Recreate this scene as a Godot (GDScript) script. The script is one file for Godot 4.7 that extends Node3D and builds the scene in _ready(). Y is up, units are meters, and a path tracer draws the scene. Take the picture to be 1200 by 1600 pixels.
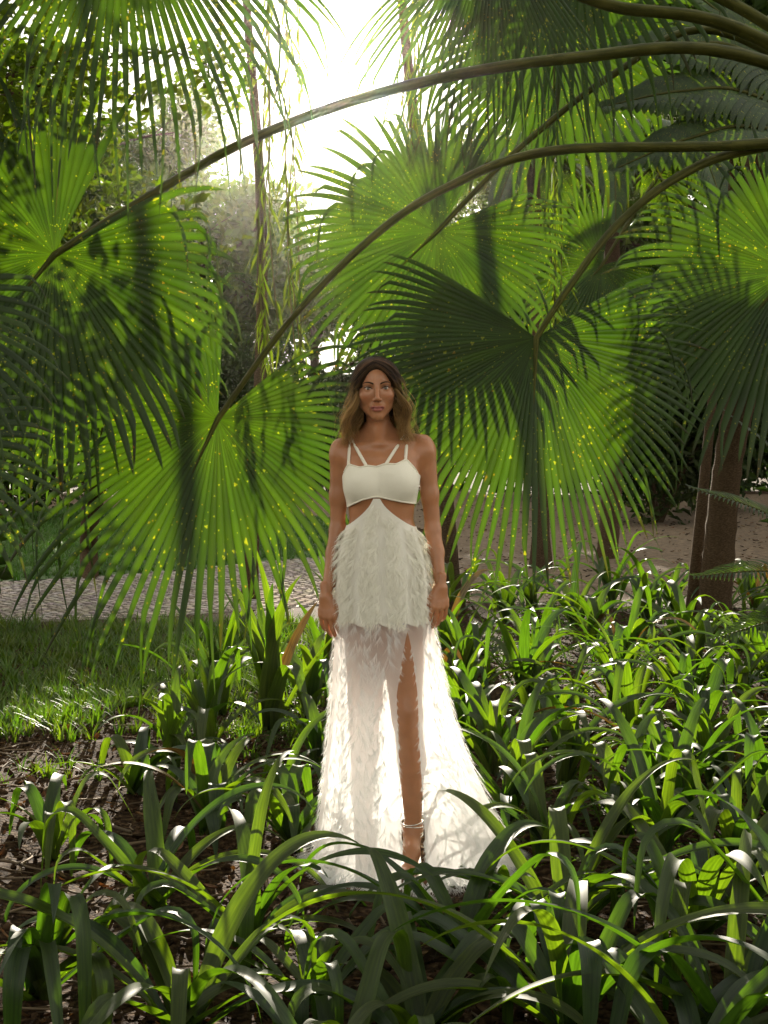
extends Node3D
# A woman in a white feathered dress among strap-leaf plants under fan palms, the low sun behind her.

const EYE := 1.567
const PITCH := 3.38
const LENS := 2198.0
var rng := RandomNumberGenerator.new()
var M := {}
var used := {}

# ---------------------------------------------------------------- mesh collector
class MB:
	var v := PackedVector3Array()
	var uv := PackedVector2Array()
	var c := PackedColorArray()
	var ix := PackedInt32Array()
	func add(p: Vector3, u := Vector2.ZERO, col := Color.WHITE) -> int:
		v.append(p); uv.append(u); c.append(col)
		return v.size() - 1
	func tri(a: int, b: int, d: int) -> void:
		ix.append(a); ix.append(b); ix.append(d)
	func quad(a: int, b: int, d: int, e: int) -> void:
		ix.append(a); ix.append(b); ix.append(d); ix.append(a); ix.append(d); ix.append(e)
	func tube(pts: Array, radii: Array, sides := 8, col := Color.WHITE, cap := true, flat_y := 1.0) -> void:
		var rows := []
		var n := pts.size()
		var prev := Vector3.ZERO
		var run := 0.0
		for i in n:
			var t: Vector3 = (pts[mini(i + 1, n - 1)] - pts[maxi(i - 1, 0)]).normalized()
			if prev == Vector3.ZERO:
				prev = Vector3.UP if absf(t.y) < 0.9 else Vector3.RIGHT
			var s := t.cross(prev).normalized()
			var w := s.cross(t).normalized()
			prev = w
			if i > 0: run += (pts[i] - pts[i - 1]).length()
			var row := []
			for k in sides:
				var a := TAU * k / sides
				row.append(add(pts[i] + (s * cos(a) + w * sin(a) * flat_y) * radii[i], Vector2(float(k) / sides, run), col))
			rows.append(row)
		for i in n - 1:
			for k in sides:
				var k2 := (k + 1) % sides
				quad(rows[i][k], rows[i + 1][k], rows[i + 1][k2], rows[i][k2])
		if cap:
			for e in [0, n - 1]:
				var m := add(pts[e], Vector2.ZERO, col)
				for k in sides:
					var k2 := (k + 1) % sides
					if e == 0: tri(m, rows[e][k], rows[e][k2])
					else: tri(m, rows[e][k2], rows[e][k])
	func ribbon(pts: Array, widths: Array, side: Array, col0 := Color.WHITE, col1 := Color.WHITE) -> void:
		var last := -1
		var n := pts.size()
		for i in n:
			var t := float(i) / (n - 1)
			var col := col0.lerp(col1, t)
			var a := add(pts[i] - side[i] * widths[i], Vector2(0, t), col)
			add(pts[i] + side[i] * widths[i], Vector2(1, t), col)
			if last >= 0: quad(last, a, a + 1, last + 1)
			last = a
	func mesh(off := Vector3.ZERO) -> ArrayMesh:
		var nn := PackedVector3Array(); nn.resize(v.size())
		for i in range(0, ix.size(), 3):
			var a := ix[i]; var b := ix[i + 1]; var d := ix[i + 2]
			var f := (v[d] - v[a]).cross(v[b] - v[a])
			nn[a] += f; nn[b] += f; nn[d] += f
		for i in nn.size():
			nn[i] = nn[i].normalized() if nn[i].length_squared() > 1e-24 else Vector3.UP
		var vv := v
		if off != Vector3.ZERO:
			vv = PackedVector3Array(); vv.resize(v.size())
			for i in v.size(): vv[i] = v[i] - off
		var arr := []; arr.resize(Mesh.ARRAY_MAX)
		arr[Mesh.ARRAY_VERTEX] = vv; arr[Mesh.ARRAY_NORMAL] = nn; arr[Mesh.ARRAY_TEX_UV] = uv
		arr[Mesh.ARRAY_COLOR] = c; arr[Mesh.ARRAY_INDEX] = ix
		var m := ArrayMesh.new()
		m.add_surface_from_arrays(Mesh.PRIMITIVE_TRIANGLES, arr)
		return m

# ---------------------------------------------------------------- distance field meshed as surface nets
class Field:
	var o: Vector3
	var h: float
	var nx: int
	var ny: int
	var nz: int
	var d := PackedFloat32Array()
	func _init(lo: Vector3, hi: Vector3, cell: float) -> void:
		o = lo; h = cell
		nx = int((hi.x - lo.x) / cell) + 2; ny = int((hi.y - lo.y) / cell) + 2; nz = int((hi.z - lo.z) / cell) + 2
		d.resize(nx * ny * nz); d.fill(0.5)
	func put(i: int, e: float, k: float, how: int) -> void:
		var a := d[i]
		if how == 0:
			var q := maxf(k - absf(a - e), 0.0) / k
			d[i] = minf(a, e) - q * q * k * 0.25
		else:                                     # take away
			e = -e
			var q := maxf(k - absf(a - e), 0.0) / k
			d[i] = maxf(a, e) + q * q * k * 0.25
	func span(lo: Vector3, hi: Vector3) -> Array:
		return [maxi(int((lo.x - o.x) / h), 0), mini(int((hi.x - o.x) / h) + 1, nx - 1), maxi(int((lo.y - o.y) / h), 0), mini(int((hi.y - o.y) / h) + 1, ny - 1), maxi(int((lo.z - o.z) / h), 0), mini(int((hi.z - o.z) / h) + 1, nz - 1)]
	func cap(a: Vector3, b: Vector3, ra: float, rb: float, k: float, how := 0) -> void:
		var g := Vector3.ONE * (maxf(ra, rb) + k + 3.0 * h)
		var s := span(a.min(b) - g, a.max(b) + g)
		var ab := b - a
		var l2 := maxf(ab.length_squared(), 1e-9)
		for z in range(s[4], s[5] + 1):
			for y in range(s[2], s[3] + 1):
				var at: int = (z * ny + y) * nx
				for x in range(s[0], s[1] + 1):
					var p := o + Vector3(x, y, z) * h - a
					var t := clampf(p.dot(ab) / l2, 0.0, 1.0)
					put(at + x, (p - ab * t).length() - lerpf(ra, rb, t), k, how)
	func ell(c: Vector3, r: Vector3, k: float, how := 0) -> void:
		var g := r + Vector3.ONE * (k + 3.0 * h)
		var s := span(c - g, c + g)
		for z in range(s[4], s[5] + 1):
			for y in range(s[2], s[3] + 1):
				var at: int = (z * ny + y) * nx
				for x in range(s[0], s[1] + 1):
					var q := (o + Vector3(x, y, z) * h - c) / r
					var k0 := q.length()
					var k1 := maxf((q / r).length(), 1e-6)
					put(at + x, k0 * (k0 - 1.0) / k1, k, how)
	func stack(rows: Array, k: float, grow := 0.0) -> void:   # rows of [y, centre x, half width, half depth, centre z], from the top down
		var top: float = rows[0][0]
		var low: float = rows[-1][0]
		var s := span(Vector3(-9, low - 0.05, -9), Vector3(9, top + 0.05, 9))
		for y in range(s[2], s[3] + 1):
			var yy := o.y + y * h
			var i := 0
			while i < rows.size() - 2 and rows[i + 1][0] > yy: i += 1
			var t: float = clampf((rows[i][0] - yy) / (rows[i][0] - rows[i + 1][0]), 0, 1)
			t = t * 0.5 + t * t * (3 - 2 * t) * 0.5
			var cx := lerpf(rows[i][1], rows[i + 1][1], t)
			var hw := lerpf(rows[i][2], rows[i + 1][2], t) + grow
			var hd := lerpf(rows[i][3], rows[i + 1][3], t) + grow
			var cz := lerpf(rows[i][4], rows[i + 1][4], t)
			var past := maxf(yy - top, low - yy)
			for z in range(s[4], s[5] + 1):
				var qz := (o.z + z * h - cz) / hd
				var at: int = (z * ny + y) * nx
				for x in range(s[0], s[1] + 1):
					var qx := (o.x + x * h - cx) / hw
					var k0 := sqrt(qx * qx + qz * qz)
					var k1 := maxf(sqrt(qx * qx / (hw * hw) + qz * qz / (hd * hd)), 1e-6)
					put(at + x, maxf(k0 * (k0 - 1.0) / k1, past), k, 0)
	func value(p: Vector3) -> float:
		var q := (p - o) / h
		var x := clampi(int(q.x), 0, nx - 2); var y := clampi(int(q.y), 0, ny - 2); var z := clampi(int(q.z), 0, nz - 2)
		var f := q - Vector3(x, y, z)
		var b := (z * ny + y) * nx + x
		var lo := lerpf(lerpf(d[b], d[b + 1], f.x), lerpf(d[b + nx], d[b + nx + 1], f.x), f.y)
		b += nx * ny
		var hi := lerpf(lerpf(d[b], d[b + 1], f.x), lerpf(d[b + nx], d[b + nx + 1], f.x), f.y)
		return lerpf(lo, hi, f.z)
	func mesh_into(mb: MB, col := Color.WHITE) -> void:
		var ids := PackedInt32Array(); ids.resize(d.size()); ids.fill(-1)
		var sl := nx * ny
		var off := [0, 1, nx, nx + 1, sl, sl + 1, sl + nx, sl + nx + 1]
		var edges := [[0, 1], [2, 3], [4, 5], [6, 7], [0, 2], [1, 3], [4, 6], [5, 7], [0, 4], [1, 5], [2, 6], [3, 7]]
		var corner := []
		for i in 8: corner.append(Vector3(i & 1, (i >> 1) & 1, i >> 2))
		for z in nz - 1:
			for y in ny - 1:
				var b := (z * ny + y) * nx
				for x in nx - 1:
					var i := b + x
					var n := int(d[i] < 0) + int(d[i + 1] < 0) + int(d[i + nx] < 0) + int(d[i + nx + 1] < 0) + int(d[i + sl] < 0) + int(d[i + sl + 1] < 0) + int(d[i + sl + nx] < 0) + int(d[i + sl + nx + 1] < 0)
					if n == 0 or n == 8: continue
					var p := Vector3.ZERO
					var m := 0
					for e in edges:
						var u := d[i + off[e[0]]]
						var w := d[i + off[e[1]]]
						if (u < 0) != (w < 0):
							p += corner[e[0]].lerp(corner[e[1]], u / (u - w)); m += 1
					ids[i] = mb.add(o + (Vector3(x, y, z) + p / m) * h, Vector2.ZERO, col)
		for z in range(1, nz - 1):
			for y in range(1, ny - 1):
				var b := (z * ny + y) * nx
				for x in range(1, nx - 1):
					var i := b + x
					if ids[i] < 0: continue
					var u := d[i] < 0
					if u != (d[i + 1] < 0): face(mb, ids[i - nx - sl], ids[i - sl], ids[i], ids[i - nx], u)
					if u != (d[i + nx] < 0): face(mb, ids[i - 1 - sl], ids[i - 1], ids[i], ids[i - sl], u)
					if u != (d[i + sl] < 0): face(mb, ids[i - 1 - nx], ids[i - nx], ids[i], ids[i - 1], u)
	func face(mb: MB, a: int, b: int, e: int, f: int, inside: bool) -> void:
		if a < 0 or b < 0 or e < 0 or f < 0: return
		if inside: mb.quad(a, f, e, b)
		else: mb.quad(a, b, e, f)

# ---------------------------------------------------------------- naming and placing
func numbered(called: String) -> String:
	var n: int = used.get(called, 0)
	used[called] = n + 1
	return called if n == 0 else "%s_%03d" % [called, n]

func tag(o: Node, label: String, category := "", group := "", kind := "") -> void:
	if label: o.set_meta("label", label)
	if category: o.set_meta("category", category)
	if group: o.set_meta("group", group)
	if kind: o.set_meta("kind", kind)

func thing(called: String, at_: Vector3, label: String, category: String, group := "") -> Node3D:
	var o := Node3D.new()
	o.name = numbered(called)
	add_child(o)
	o.position = at_
	tag(o, label, category, group)
	return o

func place_of(o: Node) -> Vector3:
	var p := Vector3.ZERO
	while o != null and o != self:
		if o is Node3D: p += (o as Node3D).position
		o = o.get_parent()
	return p

func obj(called: String, mb: MB, mat: Material, parent: Node = self) -> MeshInstance3D:
	var o := MeshInstance3D.new()
	o.name = numbered(called) if parent == self else called
	o.mesh = mb.mesh(place_of(parent))
	o.material_override = mat
	parent.add_child(o, true)
	return o

func many(called: String, mesh: Mesh, mat: Material, xf: Array, cols: Array, parent: Node = self) -> MultiMeshInstance3D:
	var mm := MultiMesh.new()
	mm.transform_format = MultiMesh.TRANSFORM_3D
	mm.use_colors = cols.size() > 0
	mm.mesh = mesh
	mm.instance_count = xf.size()
	for i in xf.size():
		mm.set_instance_transform(i, xf[i])
		if cols.size() > 0: mm.set_instance_color(i, cols[i])
	var o := MultiMeshInstance3D.new()
	o.name = numbered(called) if parent == self else called
	o.multimesh = mm
	o.material_override = mat
	o.set_meta("kind", "stuff")
	parent.add_child(o, true)
	return o

func at(px: float, py: float, depth: float) -> Vector3:          # measured on the photograph, at a depth in metres
	var p := deg_to_rad(PITCH)
	return Vector3(0, EYE, 0) + Vector3(0, -sin(p), -cos(p)) * depth + Vector3((px - 600) / LENS * depth, 0, 0) + Vector3(0, cos(p), -sin(p)) * ((800 - py) / LENS * depth)

func on_ground(px: float, py: float) -> Vector3:
	var a := Vector3(0, EYE, 0)
	var b := at(px, py, 1.0) - a
	var p := a + b * (-EYE / b.y)
	p.y = ground_y(p.x, p.z)
	return p

func curve(pts: Array, per := 6) -> Array:                        # Catmull-Rom through the points
	var out := []
	for i in pts.size() - 1:
		var a = pts[maxi(i - 1, 0)]; var b = pts[i]; var c = pts[i + 1]; var d = pts[mini(i + 2, pts.size() - 1)]
		for k in per:
			out.append(b.cubic_interpolate(c, a, d, float(k) / per))
	out.append(pts[-1])
	return out

func table(rows: Array, y: float, col: int) -> float:             # rows sorted by their first entry
	if y <= rows[0][0]: return rows[0][col]
	for i in rows.size() - 1:
		if y <= rows[i + 1][0]:
			return lerpf(rows[i][col], rows[i + 1][col], (y - rows[i][0]) / (rows[i + 1][0] - rows[i][0]))
	return rows[-1][col]

var hills := FastNoiseLite.new()
func ground_y(x: float, z: float) -> float:
	var near := smoothstep(-10.0, -7.5, z)
	return (hills.get_noise_2d(x * 9.0, z * 9.0) * 0.06 + hills.get_noise_2d(x * 60.0, z * 60.0) * 0.014) * near + 0.05 * near * smoothstep(-0.6, -2.2, x) * smoothstep(-8.0, -6.0, z)

func rnd(a: float, b: float) -> float:
	return rng.randf_range(a, b)

func srgb(r: float, g: float, b: float, a := 1.0) -> Color:       # from a real-world (linear) colour
	return Color(r, g, b, a).linear_to_srgb()

# ---------------------------------------------------------------- materials
func mat(called: String, col: Color, rough: float, back := Color(0, 0, 0), vertex := true, spec := 0.5) -> StandardMaterial3D:
	var m := StandardMaterial3D.new()
	m.resource_name = called
	m.albedo_color = col
	m.roughness = rough
	m.metallic_specular = spec
	m.vertex_color_use_as_albedo = vertex
	m.cull_mode = BaseMaterial3D.CULL_DISABLED
	if back != Color(0, 0, 0):
		m.backlight_enabled = true
		m.backlight = back
	M[called] = m
	return m

func noise_tex(freq: float, stops: Array, cols: Array, size := 512, normal := false, oct := 5, seed_ := 1, kind := FastNoiseLite.TYPE_SIMPLEX_SMOOTH) -> Texture2D:
	var n := FastNoiseLite.new()
	n.noise_type = kind
	n.frequency = freq
	n.fractal_octaves = oct
	n.seed = seed_
	var t := NoiseTexture2D.new()
	t.width = size; t.height = size; t.seamless = true; t.noise = n
	if normal:
		t.as_normal_map = true; t.bump_strength = 6.0
	else:
		var g := Gradient.new()
		g.offsets = PackedFloat32Array(stops); g.colors = PackedColorArray(cols)
		t.color_ramp = g
	return t

func frond_texture() -> ImageTexture:                              # green blade with chlorotic yellow spots and brown nicks
	var im := Image.create(1024, 1024, false, Image.FORMAT_RGB8)
	var r := RandomNumberGenerator.new(); r.seed = 77
	var n := FastNoiseLite.new(); n.frequency = 0.006; n.fractal_octaves = 3
	var density := FastNoiseLite.new(); density.frequency = 0.005; density.seed = 5
	for y in 1024:
		for x in 1024:
			var a := n.get_noise_2d(x, y)
			im.set_pixel(x, y, srgb(0.041 + 0.018 * a, 0.084 + 0.028 * a, 0.007))
	for k in 5200:
		var cx := r.randi_range(8, 1015); var cy := r.randi_range(8, 1015)
		if density.get_noise_2d(cx, cy) * 1.6 + r.randf() < 0.35: continue
		var rad := r.randf_range(0.5, 1.5)
		if r.randf() < 0.04: rad = r.randf_range(1.6, 3.2)
		var rough := r.randf_range(0, 9)
		var col := srgb(0.42, 0.4, 0.03) if r.randf() < 0.86 else srgb(0.36, 0.2, 0.03)
		var q := int(rad + 2)
		for y in range(-q, q + 1):
			for x in range(-q, q + 1):
				var e := rad * (1 + 0.3 * sin(atan2(y, x) * 3 + rough)) - sqrt(x * x + y * y)
				if e > -0.7:
					var w := clampf(e + 0.7, 0, 1)
					im.set_pixel(cx + x, cy + y, im.get_pixel(cx + x, cy + y).lerp(col, w * 0.9))
	return ImageTexture.create_from_image(im)

func vein_texture(lo: Color, hi: Color, seed_: int) -> ImageTexture:   # long fibres, u across the leaf and v along it
	var im := Image.create(128, 512, false, Image.FORMAT_RGB8)
	var n := FastNoiseLite.new(); n.frequency = 0.02; n.seed = seed_; n.fractal_octaves = 3
	var r := RandomNumberGenerator.new(); r.seed = seed_
	var stripe := []
	for x in 128: stripe.append(r.randf())
	for y in 512:
		for x in 128:
			var mid := exp(-pow((x - 64) / 4.0, 2.0))
			var a: float = 0.45 + 0.7 * n.get_noise_2d(x * 2.0, y * 0.5) + 0.3 * (stripe[x] - 0.5) - 0.1 * absf(n.get_noise_2d(x * 7.0, y * 4.0)) + mid * 0.35
			im.set_pixel(x, y, lo.lerp(hi, clampf(a, 0, 1)))
	for k in 26:                                                     # nicks and dry flecks
		var cx := r.randi_range(2, 125); var cy := r.randi_range(6, 505)
		for y in r.randi_range(2, 9):
			im.set_pixel(cx, mini(cy + y, 511), srgb(0.22, 0.17, 0.06))
	return ImageTexture.create_from_image(im)

func make_materials() -> void:
	hills.seed = 3; hills.frequency = 0.1; hills.fractal_octaves = 3
	var m: StandardMaterial3D
	# the setting
	m = mat("soil", Color.WHITE, 0.95, Color(0, 0, 0), false, 0.15)
	m.albedo_texture = noise_tex(0.03, [0.0, 0.35, 0.5, 0.62, 0.8, 1.0], [srgb(0.01, 0.006, 0.004), srgb(0.022, 0.013, 0.007), srgb(0.04, 0.023, 0.012), srgb(0.062, 0.037, 0.019), srgb(0.095, 0.06, 0.03), srgb(0.15, 0.1, 0.05)], 1024)
	m.normal_enabled = true; m.normal_scale = 0.8
	m.normal_texture = noise_tex(0.05, [], [], 1024, true, 5, 2)
	m.uv1_triplanar = true; m.uv1_world_triplanar = true; m.uv1_scale = Vector3.ONE * 0.9
	m = mat("dirt_path", Color.WHITE, 0.95, Color(0, 0, 0), false)
	m.albedo_texture = noise_tex(0.02, [0.0, 0.4, 0.6, 1.0], [srgb(0.06, 0.036, 0.018), srgb(0.1, 0.064, 0.032), srgb(0.13, 0.084, 0.044), srgb(0.18, 0.125, 0.07)], 1024)
	m.normal_enabled = true; m.normal_texture = noise_tex(0.06, [], [], 512, true, 4, 4)
	m.uv1_triplanar = true; m.uv1_world_triplanar = true; m.uv1_scale = Vector3.ONE * 0.35
	m = mat("mortar", srgb(0.2, 0.16, 0.12), 0.95, Color(0, 0, 0), false)
	m = mat("cobble", srgb(0.95, 0.95, 0.95), 1.0, Color(0, 0, 0), true, 0.0)
	m = mat("turf", Color.WHITE, 0.95, Color(0, 0, 0), false)
	m.albedo_texture = noise_tex(0.03, [0.0, 0.5, 1.0], [srgb(0.025, 0.04, 0.01), srgb(0.05, 0.09, 0.016), srgb(0.09, 0.13, 0.03)], 512)
	m.uv1_triplanar = true; m.uv1_world_triplanar = true; m.uv1_scale = Vector3.ONE * 0.5
	# plants
	m = mat("frond", Color.WHITE, 0.5, Color(1.0, 1.0, 0.5) * 0.95)
	m.albedo_texture = frond_texture()
	m = mat("petiole", Color.WHITE, 0.6, Color(0, 0, 0), true, 0.25)
	m.albedo_texture = vein_texture(srgb(0.03, 0.034, 0.005), srgb(0.09, 0.088, 0.016), 9)
	m = mat("palm_trunk", Color.WHITE, 0.95, Color(0, 0, 0), false, 0.15)
	m.albedo_texture = noise_tex(0.03, [0.0, 0.5, 1.0], [srgb(0.024, 0.016, 0.009), srgb(0.06, 0.039, 0.022), srgb(0.12, 0.082, 0.046)], 512)
	m.normal_enabled = true; m.normal_scale = 1.6; m.normal_texture = noise_tex(0.04, [], [], 512, true, 5, 8)
	m.uv1_triplanar = true; m.uv1_scale = Vector3(2.5, 5.0, 2.5)
	for k in 4:
		m = mat("strap_%d" % k, Color.WHITE, [0.56, 0.6, 0.52, 0.62][k], Color(0.9, 1.0, 0.35) * 1.15, true, 0.9)
		var g: Array = [[0.056, 0.098, 0.018], [0.074, 0.115, 0.018], [0.045, 0.086, 0.022], [0.088, 0.122, 0.022]][k]
		m.albedo_texture = vein_texture(srgb(g[0] * 0.75, g[1] * 0.75, g[2] * 0.75), srgb(g[0] * 1.5, g[1] * 1.4, g[2] * 1.5), 20 + k)
	m = mat("strap_4", Color.WHITE, 0.7, Color(1.0, 0.85, 0.4) * 0.8)
	m.albedo_texture = vein_texture(srgb(0.09, 0.06, 0.02), srgb(0.2, 0.15, 0.05), 31)
	mat("crumb", Color.WHITE, 1.0, Color(0, 0, 0), true, 0.1)
	mat("dry_leaf", Color.WHITE, 0.8, Color(1.0, 0.8, 0.5) * 0.5, true, 0.25)
	mat("foliage", Color.WHITE, 0.7, Color(0.9, 1.0, 0.4) * 0.9, true, 0.3)
	mat("grass", Color.WHITE, 0.5, Color(0.9, 1.0, 0.4) * 1.0)
	# the person
	m = mat("skin", Color.WHITE, 0.38)
	m.subsurf_scatter_enabled = true; m.subsurf_scatter_strength = 0.12
	mat("eye", Color.WHITE, 0.06)
	mat("hair", Color.WHITE, 0.4, Color(1.0, 0.75, 0.4) * 0.4, true, 0.22)
	m = mat("knit", srgb(0.88, 0.83, 0.68), 0.85, Color(1, 0.97, 0.85) * 0.25)
	m.rim_enabled = true; m.rim = 0.3
	m.normal_enabled = true; m.normal_scale = 0.25; m.normal_texture = noise_tex(0.2, [], [], 256, true, 2, 6)
	m.uv1_triplanar = true; m.uv1_scale = Vector3.ONE * 9.0
	mat("lining", srgb(0.88, 0.84, 0.73), 0.8, Color(1.0, 0.97, 0.9) * 0.4)
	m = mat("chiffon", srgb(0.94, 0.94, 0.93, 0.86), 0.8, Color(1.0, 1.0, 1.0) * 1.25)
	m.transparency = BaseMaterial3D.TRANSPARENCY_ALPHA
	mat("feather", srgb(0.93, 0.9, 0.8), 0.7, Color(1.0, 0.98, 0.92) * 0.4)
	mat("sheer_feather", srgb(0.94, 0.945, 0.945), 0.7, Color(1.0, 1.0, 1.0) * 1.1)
	m = mat("silver", srgb(0.8, 0.76, 0.68), 0.25); m.metallic = 1.0

# ---------------------------------------------------------------- fan palms
func fan_blade(mb: MB, hub: Vector3, axis: Vector3, facing: Vector3, R: float, spread: float, n: int, fused: float, droop: float, o := {}) -> void:
	var A := axis.normalized()
	var N := (facing - A * facing.dot(A)).normalized()
	var B := N.cross(A).normalized()
	var back: float = o.get("back", 0.62)             # length of the side segments against the middle ones
	var cup: float = o.get("cup", 0.12)
	var threads: float = o.get("threads", 0.45)
	var left: float = o.get("left", 1.0)              # length of the +B half
	var right: float = o.get("right", 1.0)
	var fold: float = o.get("fold", 0.0)              # how far the two halves hang back like a roof
	var rf := R * fused
	var dth := 2.0 * spread / n
	var wobble := rnd(0, 9)
	var surf := func(th: float, r: float) -> Vector3:
		var d := A * cos(th) + B * sin(th)
		var q := r / R
		var lift := cup * q * q * R * 0.5 - fold * absf(sin(th)) * r
		return hub + d * r + N * (lift + (0.05 * sin(th * 2.3 + wobble) + 0.02 * sin(th * 7.0 + wobble * 2.0)) * R * q) + Vector3.DOWN * (droop * 0.5 * q * q * R * (0.5 + 0.5 * absf(d.x)))
	var fusedn := 5
	var freen := 9
	for i in n:
		var th := -spread + (i + 0.5) * dth
		var side := left if th > 0 else right
		var L := R * lerpf(back, 1.0, pow(0.5 + 0.5 * cos(th), 0.7)) * lerpf(1.0, side, minf(absf(sin(th)) * 1.3, 1.0)) * rnd(0.93, 1.06)
		var f := rf * clampf(L / R, 0.5, 1.0)
		f = rf * lerpf(back, 1.0, pow(0.5 + 0.5 * cos(th), 0.7)) * 0.97
		var tone := rnd(0.55, 1.0)
		var col := Color(tone * rnd(0.9, 1.0), tone, tone * rnd(0.7, 1.0))
		var last := []
		var ridge := dth * 0.42
		for j in fusedn + 1:                                  # the fused, pleated part; its edges meet those of the neighbours
			var r := lerpf(0.015, 1.0, float(j) / fusedn)
			var ra := r * rf * lerpf(back, 1.0, pow(0.5 + 0.5 * cos(th - dth * 0.5), 0.7)) * 0.97
			var rb := r * rf * lerpf(back, 1.0, pow(0.5 + 0.5 * cos(th + dth * 0.5), 0.7)) * 0.97
			var rm := r * f
			var a: Vector3 = surf.call(th - dth * 0.5, ra)
			var b: Vector3 = surf.call(th + dth * 0.5, rb)
			var m: Vector3 = surf.call(th, rm) + N * rm * ridge
			var row := []
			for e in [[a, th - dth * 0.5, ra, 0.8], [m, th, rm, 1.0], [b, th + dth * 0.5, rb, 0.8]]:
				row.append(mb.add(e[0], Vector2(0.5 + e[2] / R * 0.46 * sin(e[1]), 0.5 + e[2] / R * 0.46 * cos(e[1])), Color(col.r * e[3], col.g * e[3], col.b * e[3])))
			if last.size() > 0:
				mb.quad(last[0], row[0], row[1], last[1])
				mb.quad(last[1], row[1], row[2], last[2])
			last = row
		# the free end: narrows, bends under its weight, often with a snapped tip that hangs like a thread
		var p0: Vector3 = surf.call(th, f * 0.94)
		var p: Vector3 = surf.call(th, f)
		var dir := (p - p0).normalized()
		var ea: Vector3 = surf.call(th - dth * 0.5, f)
		var eb: Vector3 = surf.call(th + dth * 0.5, f)
		var across := (eb - ea).normalized()
		var w0 := (eb - ea).length() * 0.5
		var snap := rnd(0.35, 0.8) if rng.randf() < threads else 9.0
		if rng.randf() < 0.07: snap = rnd(0.02, 0.25)
		var bend := droop * rnd(0.5, 1.3)
		var step := (L - f) / freen * (1.15 if snap < 1 else 1.0)
		var dry_from := rnd(0.55, 0.9) if rng.randf() < 0.45 else rnd(0.9, 1.2)
		var swing := Vector3(rnd(-0.2, 0.2), 0, rnd(-0.2, 0.2))
		for j in range(1, freen + 1):
			var s := float(j) / freen
			dir = (dir + (Vector3.DOWN + swing) * bend * s * 0.3).normalized()
			if s > snap: dir = (dir + (Vector3.DOWN * 1.0 + swing) * 0.75).normalized()
			p += dir * step
			var w := w0 * minf(1.0, 1.05 - 0.1 * s) * pow(maxf(1.0 - s, 0.0), 0.5)
			if s > snap: w *= 0.62
			var up := dir.cross(across).normalized()
			var sx := up.cross(dir).normalized()
			if up.dot(N) < 0: up = -up
			var rr := f + (L - f) * s
			var u := Vector2(0.5 + rr / R * 0.44 * sin(th), 0.5 + rr / R * 0.44 * cos(th))
			if sx.dot(across) < 0: sx = -sx
			var dry := smoothstep(dry_from, dry_from + 0.15, s) * 0.9
			var tipc := col.lerp(Color(1.0, 0.52, 0.6) * maxf(col.g, 0.75), dry)
			var us := Vector2(cos(th), -sin(th)) * (w / R * 0.46)
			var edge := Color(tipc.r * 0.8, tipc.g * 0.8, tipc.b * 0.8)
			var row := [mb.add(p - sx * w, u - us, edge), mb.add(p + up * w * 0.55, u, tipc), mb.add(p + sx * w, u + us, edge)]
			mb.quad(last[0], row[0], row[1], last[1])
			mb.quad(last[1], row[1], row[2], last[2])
			last = row

func frond(palm: Node3D, label: String, stalk: Array, r0: float, r1: float, axis: Vector3, facing: Vector3, R: float, spread: float, n: int, fused: float, droop: float, o := {}) -> void:
	var f := Node3D.new()
	f.name = "frond"
	palm.add_child(f, true)
	if label: f.set_meta("label", label)
	var c := curve(stalk, 7)
	f.position = c[-1] - place_of(palm)
	var mb := MB.new()
	fan_blade(mb, c[-1], axis, facing, R, deg_to_rad(spread), n, fused, droop, o)
	obj("blade", mb, M.frond, f)
	var st := MB.new()
	var A := axis.normalized()
	c.append(c[-1] + A * R * 0.12)
	c.append(c[-1] + A * R * 0.22)
	var radii := []
	for i in c.size(): radii.append(lerpf(r0, r1, float(i) / (c.size() - 3)) if i < c.size() - 2 else [r1 * 0.6, r1 * 0.15][i - c.size() + 2])
	for i in radii.size(): radii[i] *= 1.3 * (1.0 + rnd(-0.035, 0.035))
	st.tube(c, radii, 8, Color.WHITE, true, 0.7)
	obj("petiole", st, M.petiole, f)

func palm_trunk(palm: Node3D, pts: Array, radii: Array) -> void:
	var c := curve(pts, 22)
	var rr := []
	for i in c.size():
		var t := float(i) / (c.size() - 1) * (radii.size() - 1)
		var k := mini(int(t), radii.size() - 2)
		rr.append(lerpf(radii[k], radii[k + 1], t - k) * (1.0 + (0.05 if i % 3 == 0 else -0.015) + rnd(-0.02, 0.02)))
	var mb := MB.new()
	mb.tube(c, rr, 14)
	obj("trunk", mb, M.palm_trunk, palm)

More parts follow.
